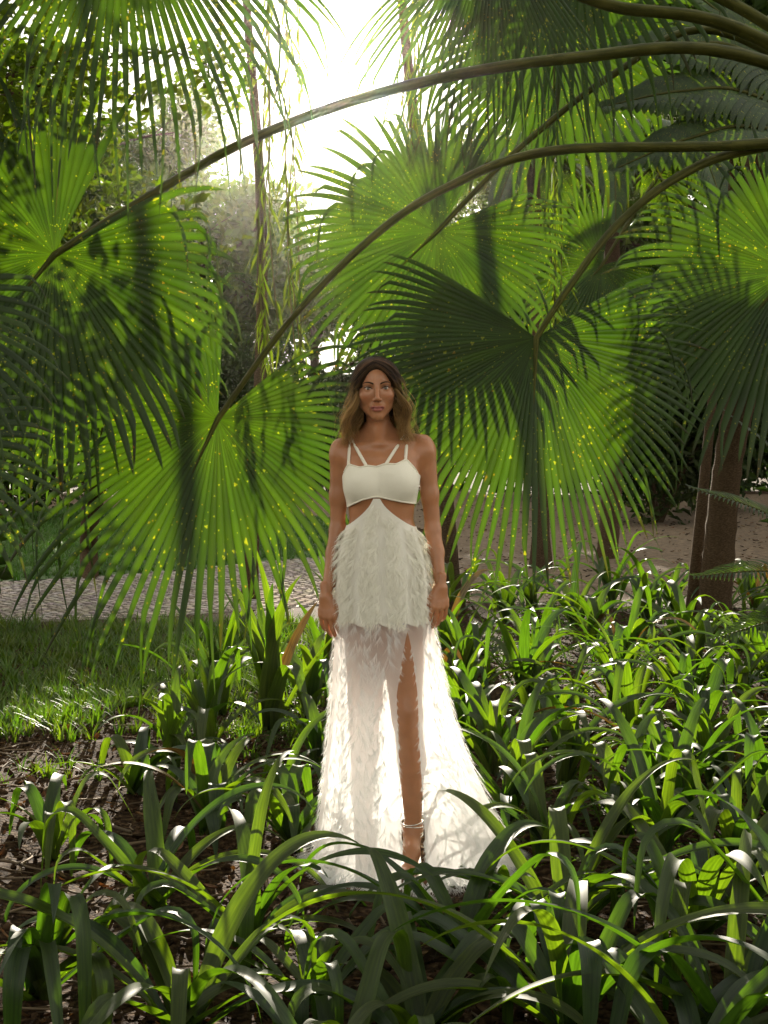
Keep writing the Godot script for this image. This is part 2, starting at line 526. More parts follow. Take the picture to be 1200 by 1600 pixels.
func pinnate(palm: Node3D, label: String, stalk: Array, r0: float, leaf: float, wide: float, gap: float, droop: float, facing: Vector3) -> void:
	var f := Node3D.new()
	f.name = "frond"
	palm.add_child(f, true)
	if label: f.set_meta("label", label)
	var c := curve(stalk, 12)
	f.position = c[0] - place_of(palm)
	var st := MB.new()
	var radii := []
	for i in c.size(): radii.append(lerpf(r0, r0 * 0.2, float(i) / (c.size() - 1)))
	st.tube(c, radii, 6)
	obj("rachis", st, M.petiole, f)
	var mb := MB.new()
	var total := 0.0
	for i in c.size() - 1: total += (c[i + 1] - c[i]).length()
	var run := 0.0
	var want := total * 0.18
	for i in c.size() - 1:
		var seg: Vector3 = c[i + 1] - c[i]
		while want < run + seg.length():
			var p: Vector3 = c[i] + seg * ((want - run) / seg.length())
			var t := want / total
			var T := seg.normalized()
			var N := (facing - T * facing.dot(T)).normalized()
			var S := T.cross(N).normalized()
			for s in [-1.0, 1.0]:
				var L := leaf * sin(clampf(t * 1.05, 0.12, 1.0) * PI * 0.86 + 0.25) * rnd(0.9, 1.08)
				if L < 0.03: continue
				var dir: Vector3 = (S * s * 0.85 + T * lerpf(0.5, 0.9, t) + N * 0.25).normalized()
				var q := p
				var pts := [q]; var ws := [wide * 0.5]; var sd := [T.cross(dir).cross(dir).normalized()]
				for k in 7:
					dir = (dir + Vector3.DOWN * droop * (k + 1) * 0.06).normalized()
					q += dir * L / 7
					pts.append(q)
					ws.append(wide * pow(1.0 - (k + 1) / 7.0, 0.55) * 0.95 + 0.0006)
					sd.append(sd[0])
				var tone := rnd(0.6, 1.0)
				var a := mb.v.size()
				mb.ribbon(pts, ws, sd, Color(tone, tone, tone), Color(tone, tone * 0.95, tone * 0.8))
				for k in range(a, mb.v.size()): mb.uv[k] = Vector2(0.3 + 0.02 * mb.uv[k].x + t * 0.4, 0.2 + mb.uv[k].y * 0.4)
			want += gap
		run += seg.length()
	obj("leaflets", mb, M.frond, f)
	f.get_child(1).set_meta("kind", "stuff")

# ---------------------------------------------------------------- strap-leaf plants
var strap_meshes := []
func make_strap_meshes() -> void:
	for k in 22:
		var mb := MB.new()
		var a0 := rnd(0.05, 0.35)
		var bend := rnd(1.1, 2.9) if k < 16 else rnd(0.35, 0.9)
		var kink := rnd(0.45, 0.72) if k % 3 == 0 and k < 16 else 9.0
		var power := rnd(1.2, 2.2)
		var twist := rnd(-0.7, 0.7)
		var sway := rnd(-0.35, 0.35)
		var wave := rnd(0, 6)
		var p := Vector3.ZERO
		var rows := 26
		var last := -1
		for i in rows + 1:
			var s := float(i) / rows
			var phi := a0 + bend * pow(s, power)
			if kink < 1: phi = a0 + bend * 0.25 * s + 2.1 * smoothstep(kink - 0.12, kink + 0.14, s)
			var yaw := sway * s * s
			var T := Vector3(sin(phi) * sin(yaw), cos(phi), sin(phi) * cos(yaw))
			if i > 0: p += T / rows
			var up := Vector3(-cos(phi) * sin(yaw), sin(phi), -cos(phi) * cos(yaw))
			var S := T.cross(up).normalized()
			S = S.rotated(T, twist * s * s)
			up = S.cross(T)
			var w := 0.5 * minf(1.0, 0.62 + s * 1.6) * pow(maxf(1.0 - pow(s, 2.2), 0.0), 0.75)
			w *= 1.0 + 0.05 * sin(s * 17.0 + wave)
			var deep := lerpf(0.42, 0.16, s)
			for q in 5:
				var e := (q - 2) / 2.0
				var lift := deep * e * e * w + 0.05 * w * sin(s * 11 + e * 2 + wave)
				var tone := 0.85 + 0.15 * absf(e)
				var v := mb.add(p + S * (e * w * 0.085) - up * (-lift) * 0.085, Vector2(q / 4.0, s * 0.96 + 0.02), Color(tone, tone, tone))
				if q > 0 and last >= 0: mb.quad(last + q - 1, v - 1, v, last + q)
			last = mb.v.size() - 5
		strap_meshes.append(mb.mesh())

func strap_clump(base: Vector3, n: int, L: float, W: float, label: String, group := "", toward := 99.0, upright := 0.0) -> Node3D:
	var o := thing("strap_leaf_plant", base, label, "plant", group)
	var turn := rnd(0, TAU)
	for i in n:
		var leaf := MeshInstance3D.new()
		leaf.name = "leaf"
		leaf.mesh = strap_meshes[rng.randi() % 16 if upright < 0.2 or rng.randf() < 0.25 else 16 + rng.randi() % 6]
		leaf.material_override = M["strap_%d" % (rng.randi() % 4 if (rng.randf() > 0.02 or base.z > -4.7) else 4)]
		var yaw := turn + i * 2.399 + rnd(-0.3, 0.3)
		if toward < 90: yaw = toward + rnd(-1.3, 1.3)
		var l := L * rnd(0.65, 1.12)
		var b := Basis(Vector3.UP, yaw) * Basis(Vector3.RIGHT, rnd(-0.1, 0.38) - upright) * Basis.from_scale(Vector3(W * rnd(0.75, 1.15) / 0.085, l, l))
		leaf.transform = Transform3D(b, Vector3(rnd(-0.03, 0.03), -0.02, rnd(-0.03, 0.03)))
		o.add_child(leaf, true)
	return o

# ---------------------------------------------------------------- trees and shrubs
var spray_mesh: ArrayMesh
var broad_mesh: ArrayMesh
func make_sprays() -> void:
	for kind in 2:
		var mb := MB.new()
		for i in (9 if kind == 0 else 7):
			var yaw := rnd(0, TAU)
			var d := Vector3(cos(yaw), rnd(-0.5, 0.5), sin(yaw)).normalized()
			var p := d * rnd(0.1, 0.6)
			var L := rnd(0.3, 0.5) if kind == 0 else rnd(0.5, 0.8)
			var S := d.cross(Vector3(rnd(-0.5, 0.5), 1, rnd(-0.5, 0.5))).normalized() * L * (0.26 if kind == 0 else 0.2)
			var t := rnd(0.6, 1.0)
			var c := Color(t, t, t)
			var up := S.cross(d).normalized() * L * 0.1
			var a := mb.add(p, Vector2.ZERO, c); var b := mb.add(p + d * L * 0.5 + S + up, Vector2.ZERO, c)
			var e := mb.add(p + d * L + Vector3.DOWN * L * 0.15, Vector2.ZERO, c); var f := mb.add(p + d * L * 0.5 - S + up, Vector2.ZERO, c)
			mb.tri(a, b, e); mb.tri(a, e, f)
		if kind == 0: spray_mesh = mb.mesh()
		else: broad_mesh = mb.mesh()

func clump_leaves(xf: Array, cols: Array, c: Vector3, r: Vector3, n: int, size: float, col: Color) -> void:
	for i in n:
		var d := Vector3(rng.randfn(), rng.randfn(), rng.randfn()).normalized() * pow(rng.randf(), 0.45)
		var b := Basis(Vector3(rnd(-1, 1), rnd(-1, 1), rnd(-1, 1)).normalized(), rnd(0, TAU)).scaled(Vector3.ONE * size * rnd(0.7, 1.3))
		xf.append(Transform3D(b, c + d * r))
		var t := rnd(0.7, 1.25)
		cols.append(Color(col.r * t * rnd(0.85, 1.2), col.g * t, col.b * t))

func tree(base: Vector3, height: float, spread: float, trunk_r: float, lean: Vector3, limbs: int, density: int, leaf: float, col: Color, label: String, crown_from := 0.5, group := "", flat := 0.4) -> Node3D:
	var o := thing("broadleaf_tree", base, label, "tree", group)
	var mb := MB.new()
	var top := base + Vector3(lean.x, height * 0.8, lean.z)
	var c := curve([base - Vector3.UP * 0.1, base.lerp(top, 0.35) + Vector3(rnd(-0.2, 0.2), 0, rnd(-0.2, 0.2)), base.lerp(top, 0.7) + Vector3(rnd(-0.3, 0.3), 0, rnd(-0.3, 0.3)), top], 5)
	var rr := []
	for i in c.size(): rr.append(lerpf(trunk_r, trunk_r * 0.3, pow(float(i) / (c.size() - 1), 0.8)))
	rr[0] *= 1.4
	mb.tube(c, rr, 9)
	var xf := []; var cols := []
	for k in limbs:
		var t := lerpf(crown_from, 0.98, (k + 0.5) / limbs)
		var at_ := int(t * (c.size() - 1))
		var p: Vector3 = c[at_]
		var yaw := k * 2.4 + rnd(-0.4, 0.4)
		var reach := spread * rnd(0.55, 1.05) * (1.1 - 0.35 * t)
		var tip := p + Vector3(cos(yaw) * reach, height * rnd(0.06, 0.2), sin(yaw) * reach)
		var lc := curve([p, p.lerp(tip, 0.5) + Vector3(rnd(-0.2, 0.2), height * rnd(-0.01, 0.05), rnd(-0.2, 0.2)), tip], 4)
		var lr := []
		for i in lc.size(): lr.append(maxf(trunk_r * 0.42 * (1.0 - 0.85 * float(i) / (lc.size() - 1)), 0.008))
		mb.tube(lc, lr, 6)
		for q in 3:
			var e := lc[lc.size() - 1 - q * 2] as Vector3
			for tw in 2:
				var e2 := e + Vector3(rnd(-1, 1), rnd(-0.1, 0.6), rnd(-1, 1)) * spread * 0.3
				mb.tube([e, e.lerp(e2, 0.5) + Vector3.UP * 0.05, e2], [trunk_r * 0.1, trunk_r * 0.07, trunk_r * 0.03], 4)
				clump_leaves(xf, cols, e2 - base, Vector3(spread * 0.27, spread * 0.27 * flat, spread * 0.27) * rnd(0.7, 1.2), density, leaf, col)
	obj("trunk", mb, M.palm_trunk, o)
	many("crown", spray_mesh, M.foliage, xf, cols, o)
	return o

func shrub(base: Vector3, r: Vector3, n: int, leaf: float, col: Color, label: String, group := "", broad := false) -> void:
	var o := thing("shrub", base, label, "shrub", group)
	var mb := MB.new()
	var xf := []; var cols := []
	for k in 7:
		var tip := base + Vector3(rnd(-0.8, 0.8) * r.x, r.y * rnd(0.6, 1.6), rnd(-0.8, 0.8) * r.z)
		mb.tube([base - Vector3.UP * 0.05, base.lerp(tip, 0.5) + Vector3(rnd(-0.1, 0.1), 0, 0), tip], [0.035 * r.y, 0.022 * r.y, 0.008], 5)
		clump_leaves(xf, cols, tip - base, r * rnd(0.35, 0.55), n / 9, leaf, col)
	clump_leaves(xf, cols, Vector3(0, r.y, 0), r, n * 2 / 9, leaf, col)
	obj("stem", mb, M.palm_trunk, o)
	many("foliage", broad_mesh if broad else spray_mesh, M.foliage, xf, cols, o)

# ---------------------------------------------------------------- the woman
const STAND := Vector3(0, 0, -5.0)
func b(px: float, py: float, z := 0.0) -> Vector3:                 # a point of her body, her feet at the origin, z towards the photographer
	return Vector3((px - 600.0) / 440.0, (1350.0 - py) / 440.0 + 0.015, z)

func torso_rows() -> Array:
	var out := []
	for r in [[662, 591, 17, 0.042, -0.024], [674, 592, 22, 0.048, -0.022], [684, 595, 38, 0.056, -0.018], [696, 597, 58, 0.066, -0.012], [712, 597, 63, 0.08, -0.006], [735, 596, 59, 0.09, 0.0], [760, 595, 56, 0.09, 0.0],
			[785, 596, 52, 0.084, 0.0], [808, 596, 50, 0.08, 0.0], [835, 597, 57, 0.088, -0.005], [870, 598, 68, 0.102, -0.01], [910, 598, 74, 0.11, -0.015], [945, 598, 74, 0.108, -0.015], [985, 598, 64, 0.09, -0.01]]:
		out.append([(1350.0 - r[0]) / 440 + 0.015, (r[1] - 600.0) / 440, r[2] / 440.0, r[3], r[4]])
	return out

func bust(f: Field) -> void:
	f.ell(b(566, 752, 0.058), Vector3(0.056, 0.058, 0.056), 0.035)
	f.ell(b(625, 750, 0.058), Vector3(0.056, 0.058, 0.056), 0.035)

func hand(mb: MB, wrist: Vector3, D: Vector3, outward: Vector3, col: Color, lengths: Array) -> void:
	D = D.normalized()
	var N := (outward - D * outward.dot(D)).normalized()             # the back of the hand
	var S := D.cross(N).normalized()
	if S.z > 0: S = -S                                                # from the forefinger in front to the little finger behind
	var f := Field.new(wrist - Vector3(0.085, 0.21, 0.085), wrist + Vector3(0.085, 0.05, 0.085), 0.0028)
	f.cap(wrist - D * 0.035, wrist + D * 0.005, 0.0172, 0.0172, 0.012)
	var tips := []
	for i in 4:
		var root := wrist + D * 0.008 + S * (-0.011 + 0.0075 * i)
		var knuckle: Vector3 = wrist + D * [0.078, 0.081, 0.077, 0.069][i] + S * (-0.0285 + 0.0185 * i) + N * [0.001, 0.003, 0.002, -0.001][i]
		f.cap(root, knuckle, 0.0125, 0.0098, 0.012)
		f.cap(knuckle - D * 0.02, knuckle, 0.0095, 0.0098, 0.006)
		var k: float = lengths[i]
		var d: Vector3 = (D + S * [-0.07, -0.01, 0.05, 0.12][i]).normalized()
		var p := knuckle
		var bend: Array = [[16, 30, 22], [20, 34, 24], [24, 38, 26], [26, 38, 28]][i]
		var axis := N.cross(d).normalized()
		var len_ := [0.041, 0.025, 0.02]
		var rad := [0.0092, 0.0082, 0.0073, 0.0058]
		var total := 0.0
		for q in 3:
			total += bend[q] * 0.62
			var dir: Vector3 = (d * cos(deg_to_rad(total)) - N * sin(deg_to_rad(total))).normalized()
			var p2: Vector3 = p + dir * len_[q] * k
			f.cap(p, p2, rad[q], rad[q + 1], 0.0025)
			p = p2
		tips.append(p)
	var t0 := wrist + D * 0.018 - S * 0.014 - N * 0.004
	var t1 := wrist + D * 0.05 - S * 0.036 - N * 0.012
	var t2 := t1 + (D * 0.92 - S * 0.34 - N * 0.12).normalized() * 0.033
	var t3 := t2 + (D * 0.99 - S * 0.06 - N * 0.1).normalized() * 0.027
	f.cap(t0, t1, 0.0145, 0.0115, 0.01)
	f.cap(t1, t2, 0.0108, 0.0092, 0.004)
	f.cap(t2, t3, 0.0092, 0.0066, 0.003)
	var a := mb.v.size()
	f.mesh_into(mb, col)
	for i in range(a, mb.v.size()):                                   # warmer fingertips
		for t in tips:
			if mb.v[i].distance_to(t) < 0.012: mb.c[i] = col.lerp(Color(0.55, 0.28, 0.2), 0.5)

func face_at(H: Basis, o: Vector3, x: float, y: float, z: float) -> Vector3:
	return o + H * Vector3(x, y, z)

func make_person() -> void:
	var p := thing("person", STAND, "woman with wavy hair standing in a white feathered gown slit over her left leg", "person")
	var skin := Color(0.42, 0.185, 0.085)
	var body := MB.new()
	# trunk, arms and legs
	var f := Field.new(Vector3(-0.29, -0.01, -0.2), Vector3(0.29, 1.62, 0.24), 0.0085)
	f.stack(torso_rows(), 0.02)
	bust(f)
	f.cap(b(591, 640, -0.03), b(591, 676, -0.03), 0.04, 0.042, 0.025)                 # neck
	for s in [[-1, 531, 694], [1, 664, 688]]:
		f.cap(b(591 + s[0] * 13, 674, -0.035), b(s[1] - s[0] * 4, s[2] + 2, -0.02), 0.024, 0.028, 0.035)      # slope of the shoulders
		f.cap(b(593 + s[0] * 6, 690, 0.052), b(s[1] - s[0] * 22, s[2] - 1, 0.022), 0.007, 0.008, 0.022)    # collarbones
		f.cap(b(593 + s[0] * 5, 662, 0.0), b(593 + s[0] * 4, 690, 0.048), 0.008, 0.007, 0.02)              # tendons of the neck
	# her right arm, on the left of the picture
	f.ell(b(531, 706, -0.015), Vector3(0.036, 0.05, 0.042), 0.028)
	f.cap(b(530, 708, -0.015), b(528, 775, -0.025), 0.034, 0.0305, 0.016)
	f.cap(b(528, 770, -0.025), b(527, 826, -0.028), 0.0305, 0.0265, 0.016)
	f.cap(b(526, 826, -0.027), b(521, 862, -0.012), 0.028, 0.0275, 0.016)
	f.cap(b(521, 862, -0.012), b(509, 930, 0.036), 0.0275, 0.0175, 0.016)
	# her left arm
	f.ell(b(663, 701, -0.015), Vector3(0.037, 0.05, 0.042), 0.028)
	f.cap(b(666, 703, -0.015), b(672, 772, -0.025), 0.035, 0.031, 0.016)
	f.cap(b(672, 768, -0.025), b(677, 826, -0.028), 0.031, 0.027, 0.016)
	f.cap(b(677, 826, -0.027), b(682, 860, -0.012), 0.0285, 0.028, 0.016)
	f.cap(b(682, 860, -0.012), b(689, 915, 0.036), 0.028, 0.0178, 0.016)
	# legs: her left one is a step forward, in the slit
	f.cap(b(627, 925, 0.0), b(634, 1090, 0.06), 0.088, 0.058, 0.05)
	f.ell(b(636, 1112, 0.072), Vector3(0.049, 0.062, 0.052), 0.03)
	f.ell(b(637, 1106, 0.106), Vector3(0.026, 0.03, 0.02), 0.025)
	f.cap(b(637, 1120, 0.058), b(643, 1185, 0.03), 0.05, 0.05, 0.03)
	f.cap(b(643, 1185, 0.03), b(646, 1288, 0.03), 0.049, 0.031, 0.03)
	f.ell(b(646, 1296, 0.028), Vector3(0.035, 0.024, 0.04), 0.015)
	f.cap(b(645, 1305, 0.02), b(642, 1328, 0.1), 0.034, 0.03, 0.025)
	f.cap(b(642, 1328, 0.1), b(640, 1342, 0.17), 0.03, 0.016, 0.02)
	for k in 5:
		f.cap(b(640 - 14 + k * 6.5, 1341, 0.155 - absf(k - 1.0) * 0.006), b(639 - 14 + k * 6.8, 1344, 0.195 - absf(k - 1.0) * 0.008 - (0.008 if k > 2 else 0.0)), 0.0095, 0.008, 0.004)
	f.cap(b(572, 925, -0.01), b(570, 1100, -0.02), 0.088, 0.06, 0.05)
	f.cap(b(570, 1100, -0.02), b(568, 1180, -0.05), 0.055, 0.052, 0.03)
	f.cap(b(568, 1180, -0.05), b(566, 1295, -0.05), 0.05, 0.032, 0.03)
	f.cap(b(566, 1305, -0.05), b(562, 1340, 0.09), 0.034, 0.022, 0.025)
	f.mesh_into(body, skin)
	hand(body, b(509, 926, 0.035), Vector3(0.1, -1, 0.12), Vector3(-0.42, 0, 0.9), skin, [0.95, 1.04, 0.98, 0.78])
	hand(body, b(689, 911, 0.035), Vector3(-0.08, -1, 0.12), Vector3(0.42, 0, 0.9), skin, [0.95, 1.04, 0.98, 0.78])
	# the head: its own axes at the middle of the eyes
	var O := b(588, 606, 0.0)
	var H := Basis(Vector3.FORWARD, deg_to_rad(-1.5)) * Basis(Vector3.UP, deg_to_rad(2.0)) * Basis(Vector3.RIGHT, deg_to_rad(-2.0))
	var h := Field.new(Vector3(-0.1, -0.17, -0.14), Vector3(0.1, 0.13, 0.13), 0.0026)
	h.ell(Vector3(0, 0.028, -0.018), Vector3(0.067, 0.083, 0.09), 0.02)
	h.ell(Vector3(0, 0.036, 0.022), Vector3(0.057, 0.052, 0.053), 0.03)                 # forehead
	h.ell(Vector3(0, -0.028, 0.02), Vector3(0.054, 0.066, 0.052), 0.03)
	h.cap(Vector3(0, -0.089, 0.06), Vector3(0, -0.093, 0.061), 0.0135, 0.0125, 0.022)   # chin
	for s in [-1.0, 1.0]:
		h.cap(Vector3(s * 0.048, -0.05, 0.0), Vector3(s * 0.01, -0.095, 0.054), 0.012, 0.01, 0.028)          # jaw
		h.ell(Vector3(s * 0.04, -0.024, 0.047), Vector3(0.017, 0.015, 0.018), 0.028)                         # cheekbone
		h.ell(Vector3(s * 0.0305, 0.003, 0.085), Vector3(0.018, 0.0095, 0.013), 0.014, 1)                  # eye socket
		h.cap(Vector3(s * 0.013, 0.0165, 0.0755), Vector3(s * 0.042, 0.018, 0.0625), 0.004, 0.003, 0.016)    # brow ridge
		h.ell(Vector3(s * 0.0305, -0.001, 0.062), Vector3(0.0155, 0.0115, 0.0135), 0.004)                    # lids round the eyeball
		h.ell(Vector3(s * 0.0305, 0.0, 0.079), Vector3(0.0138, 0.0046, 0.01), 0.002, 1)                       # opening between the lids
		h.ell(Vector3(s * 0.069, -0.012, -0.018), Vector3(0.008, 0.03, 0.018), 0.006)                        # ear
		h.ell(Vector3(s * 0.0105, -0.041, 0.082), Vector3(0.0068, 0.0062, 0.009), 0.005)                     # side of the nose
	h.cap(Vector3(0, 0.014, 0.071), Vector3(0, -0.034, 0.096), 0.0068, 0.0072, 0.01)
	h.ell(Vector3(0, -0.0385, 0.0955), Vector3(0.0076, 0.007, 0.008), 0.006)
	for s in [-1.0, 1.0]:
		h.ell(Vector3(s * 0.006, -0.0465, 0.091), Vector3(0.0032, 0.003, 0.005), 0.002, 1)                   # nostril
	h.ell(Vector3(0, -0.067, 0.066), Vector3(0.026, 0.016, 0.018), 0.015)
	for s in [-1.0, 1.0]:
		h.ell(Vector3(s * 0.009, -0.0645, 0.083), Vector3(0.0135, 0.0052, 0.008), 0.004)
	h.ell(Vector3(0, -0.0755, 0.083), Vector3(0.0175, 0.007, 0.009), 0.003)
	h.cap(Vector3(-0.016, -0.0698, 0.0925), Vector3(0.016, -0.0698, 0.0925), 0.0022, 0.0022, 0.003, 1)
	h.cap(Vector3(0, -0.05, -0.03), Vector3(0.004, -0.155, -0.032), 0.041, 0.041, 0.03)                      # neck
	var a := body.v.size()
	h.mesh_into(body, skin)
	for i in range(a, body.v.size()):
		var q := body.v[i]
		var c := skin
		var ly := q.y + 0.0702 - 0.002 * pow(q.x / 0.0235, 2.0)
		var half := (0.0088 - 0.0022 * exp(-pow(q.x / 0.004, 2.0))) if ly > 0 else 0.0118
		var lip := pow(q.x / 0.0265, 2.0) + pow(ly / half, 2.0)
		if q.z > 0.07:
			c = c.lerp(Color(0.34, 0.095, 0.075), clampf((1.12 - lip) * 2.6, 0, 0.9))
			if absf(ly) < 0.0016 and absf(q.x) < 0.023: c = c.lerp(Color(0.1, 0.03, 0.025), 0.75)
		var cheek := Vector2((absf(q.x) - 0.042) / 0.024, (q.y + 0.033) / 0.02).length()
		if q.z > 0.03: c = c.lerp(Color(0.42, 0.14, 0.07), clampf(1.0 - cheek, 0, 1) * 0.5)
		var lid := Vector2((absf(q.x) - 0.0305) / 0.02, (q.y - 0.006) / 0.009).length()
		if q.z > 0.04: c = c.lerp(Color(0.14, 0.06, 0.03), clampf(1.15 - lid, 0, 0.75))
		body.c[i] = c
		body.v[i] = O + H * q
	var blotch := FastNoiseLite.new(); blotch.frequency = 14.0; blotch.fractal_octaves = 4; blotch.seed = 6
	for i in body.v.size():
		var g := 1.0 + 0.16 * blotch.get_noise_3dv(body.v[i])
		body.c[i] = Color(body.c[i].r * g, body.c[i].g * g, body.c[i].b * g)
		body.v[i] += STAND
	obj("body", body, M.skin, p)
	face_parts(p, O, H, h)
	hair(p, O, H)
	dress(p)

func front(h: Field, x: float, y: float) -> float:
	var z := 0.12
	while z > 0.02 and h.value(Vector3(x, y, z)) > 0.0007: z -= 0.0006
	return z

func face_parts(p: Node3D, O: Vector3, H: Basis, h: Field) -> void:
	for s in [-1.0, 1.0]:
		var mb := MB.new()
		var c := Vector3(s * 0.0305, -0.001, 0.0618)
		for j in 15:
			for k in 20:
				var th := 1.5 * j / 14.0
				var q := Vector3(sin(th) * cos(TAU * k / 20), sin(th) * sin(TAU * k / 20), cos(th))
				var col := Color(0.02, 0.015, 0.012) if th < 0.17 else (Color(0.13, 0.1, 0.06) if th < 0.43 else (Color(0.04, 0.03, 0.02) if th < 0.5 else Color(0.5, 0.43, 0.36)))
				mb.add(STAND + O + H * (c + q * 0.0128), Vector2.ZERO, col)
		for j in 14:
			for k in 20: mb.quad(j * 20 + k, (j + 1) * 20 + k, (j + 1) * 20 + (k + 1) % 20, j * 20 + (k + 1) % 20)
		obj("eye", mb, M.eye, p)
		var lash := MB.new()
		var pts := []; var ws := []; var sd := []
		for k in 11:
			var e := -1.0 + 2.0 * k / 10
			var ex: float = s * (0.0305 + e * 0.0155)
			var ey := 0.0046 - 0.0048 * e * e + 0.0016 * e
			pts.append(STAND + O + H * Vector3(ex, ey, maxf(front(h, ex, ey + 0.002), 0.063) + 0.001))
			ws.append(0.0013 + 0.0011 * (1 - absf(e)) + 0.0008 * maxf(e, 0)); sd.append(Vector3(0, 0.8, 0.6))
		lash.ribbon(pts, ws, sd, Color(0.015, 0.01, 0.008), Color(0.015, 0.01, 0.008))
		obj("eyelashes", lash, M.hair, p)
		var brow := MB.new()
		pts = []; ws = []; sd = []
		for k in 11:
			var t := k / 10.0
			var bx: float = s * (0.012 + 0.036 * t)
			var by := 0.0145 + 0.0075 * sin(t * 2.4) - 0.001 * t
			pts.append(STAND + O + H * Vector3(bx, by, front(h, bx, by) + 0.0006))
			ws.append(0.0032 * (1.0 - 0.7 * t * t)); sd.append(Vector3(0, 0.95, 0.3))
		brow.ribbon(pts, ws, sd, Color(0.06, 0.035, 0.02), Color(0.045, 0.025, 0.015))
		obj("eyebrow", brow, M.hair, p)
	for s in [-1.0]:
		var ring := MB.new()
		var pts := []
		for k in 17: pts.append(STAND + O + H * Vector3(s * 0.074, -0.052 + 0.014 * cos(TAU * k / 16), 0.004 + 0.01 * sin(TAU * k / 16)))
		var rr := []
		for k in 17: rr.append(0.0016)
		ring.tube(pts, rr, 6)
		obj("earring", ring, M.silver, p)

func hair(p: Node3D, O: Vector3, H: Basis) -> void:
	var mb := MB.new()
	var root := Color(0.03, 0.016, 0.008)
	# under-layer that follows the skull, open over the face
	var f := Field.new(Vector3(-0.11, -0.13, -0.15), Vector3(0.11, 0.15, 0.11), 0.0036)
	f.ell(Vector3(0, 0.028, -0.018), Vector3(0.0725, 0.089, 0.096), 0.02)
	f.ell(Vector3(0, 0.036, 0.022), Vector3(0.0625, 0.058, 0.0585), 0.03)
	f.ell(Vector3(0, -0.05, -0.055), Vector3(0.07, 0.1, 0.05), 0.03)
	var whole := f.d.duplicate()
	f.ell(Vector3(0, -0.022, 0.1), Vector3(0.054, 0.09, 0.115), 0.006, 1)
	f.ell(Vector3(0, -0.07, 0.07), Vector3(0.064, 0.075, 0.085), 0.006, 1)
	f.mesh_into(mb, root)
	for i in mb.v.size(): mb.v[i] = STAND + O + H * mb.v[i]
	f.d = whole
	var C := Vector3(0, 0.02, -0.012)
	rng.seed = 404
	for s in [-1.0, 1.0]:
		for k in 950:
			var t := pow(rng.randf(), 1.15)
			var lock := int(t * 13.0)
			var back := smoothstep(0.3, 0.9, t)
			var lay := rng.randf()
			var full: float = 1.0 if s < 0 else 1.12
			var L := rnd(0.74, 1.0)
			var outer := lerpf(0.004, 0.024, lay)
			var d0 := (Vector3(s * rnd(0.0, 0.004) - 0.004, 0.0, 0.0) + Vector3(0, 0.069, 0.06).lerp(Vector3(0, 0.085, -0.06), t).lerp(Vector3(0, 0.03, -0.115), back * back) - C).normalized()
			var d1 := (Vector3(s * 0.059, -0.004, 0.034).lerp(Vector3(s * 0.07, -0.02, -0.045), minf(t * 1.6, 1.0)).lerp(Vector3(s * 0.03, -0.03, -0.1), back) - C).normalized()
			var pts := []
			for i in 7:
				var u := i / 6.0
				var d := d0.slerp(d1, u)
				var R := 0.15
				while R > 0.05 and f.value(C + d * R) > 0.0: R -= 0.0025
				pts.append(C + d * (R + 0.0015 + (0.0015 + lay * (0.009 + 0.013 * u)) * (0.5 + 0.5 * u)))
			var e: Vector3 = pts[-1]
			var zz := lerpf(0.03, -0.06, minf(t * 1.3, 1.0))
			pts.append(Vector3(s * (0.07 + outer * 1.25 * full - 0.03 * back), -0.075 * L, lerpf(e.z, zz, 0.6) + 0.006))
			pts.append(Vector3(s * (0.074 + outer * 1.8 * full - 0.045 * back), -0.13 * L, zz + 0.01))
			pts.append(Vector3(s * (0.08 + outer * 2.1 * full - 0.06 * back) + rnd(-0.014, 0.014), -0.205 * L, zz + 0.016 + rnd(-0.014, 0.014)))
			var c := curve(pts, 4)
			var ph: float = rnd(-0.2, 0.2) + lock * 2.1 + s
			var amp := 0.015 + 0.006 * sin(lock * 3.7)
			var stray := Vector3(s * rnd(0.004, 0.03), rnd(-0.01, 0.02), rnd(-0.02, 0.02)) if k % 16 == 0 else Vector3.ZERO
			var out := []; var ws := []; var sd := []
			var w := rnd(0.0007, 0.0016)
			for i in c.size():
				var u := float(i) / (c.size() - 1)
				var sw := smoothstep(0.5, 0.85, u)
				var q: Vector3 = c[i] + Vector3(s * sin(u * 17.0 + ph), 0, cos(u * 17.0 + ph) * 0.8) * amp * sw + Vector3(s * sin(lock * 5.3) * 0.012, 0, cos(lock * 4.1) * 0.012) * sw + stray * smoothstep(0.1, 0.7, u)
				out.append(STAND + O + H * q)
				ws.append(w * (1.0 - 0.6 * smoothstep(0.75, 1.0, u)))
				var radial := (q - Vector3(0, minf(q.y, 0.02), -0.02)).normalized()
				var along: Vector3 = (c[mini(i + 1, c.size() - 1)] - c[maxi(i - 1, 0)]).normalized()
				sd.append((H * radial.cross(along)).normalized())
			var dark := rnd(0.35, 1.6) * (0.75 + 0.5 * sin(lock * 4.7))
			var gold := rnd(0.55, 1.2) * (0.8 + 0.3 * sin(lock * 2.9))
			var r0 := Color(0.06 * dark, 0.031 * dark, 0.014 * dark)
			var r1 := Color(0.52 * gold, 0.31 * gold, 0.11 * gold)
			var a := mb.v.size()
			mb.ribbon(out, ws, sd, r0, r1)
			for i in c.size():
				var u := smoothstep(0.36, 0.9, float(i) / (c.size() - 1))
				mb.c[a + i * 2] = r0.lerp(r1, u); mb.c[a + i * 2 + 1] = r0.lerp(r1, u)
	obj("hair", mb, M.hair, p)

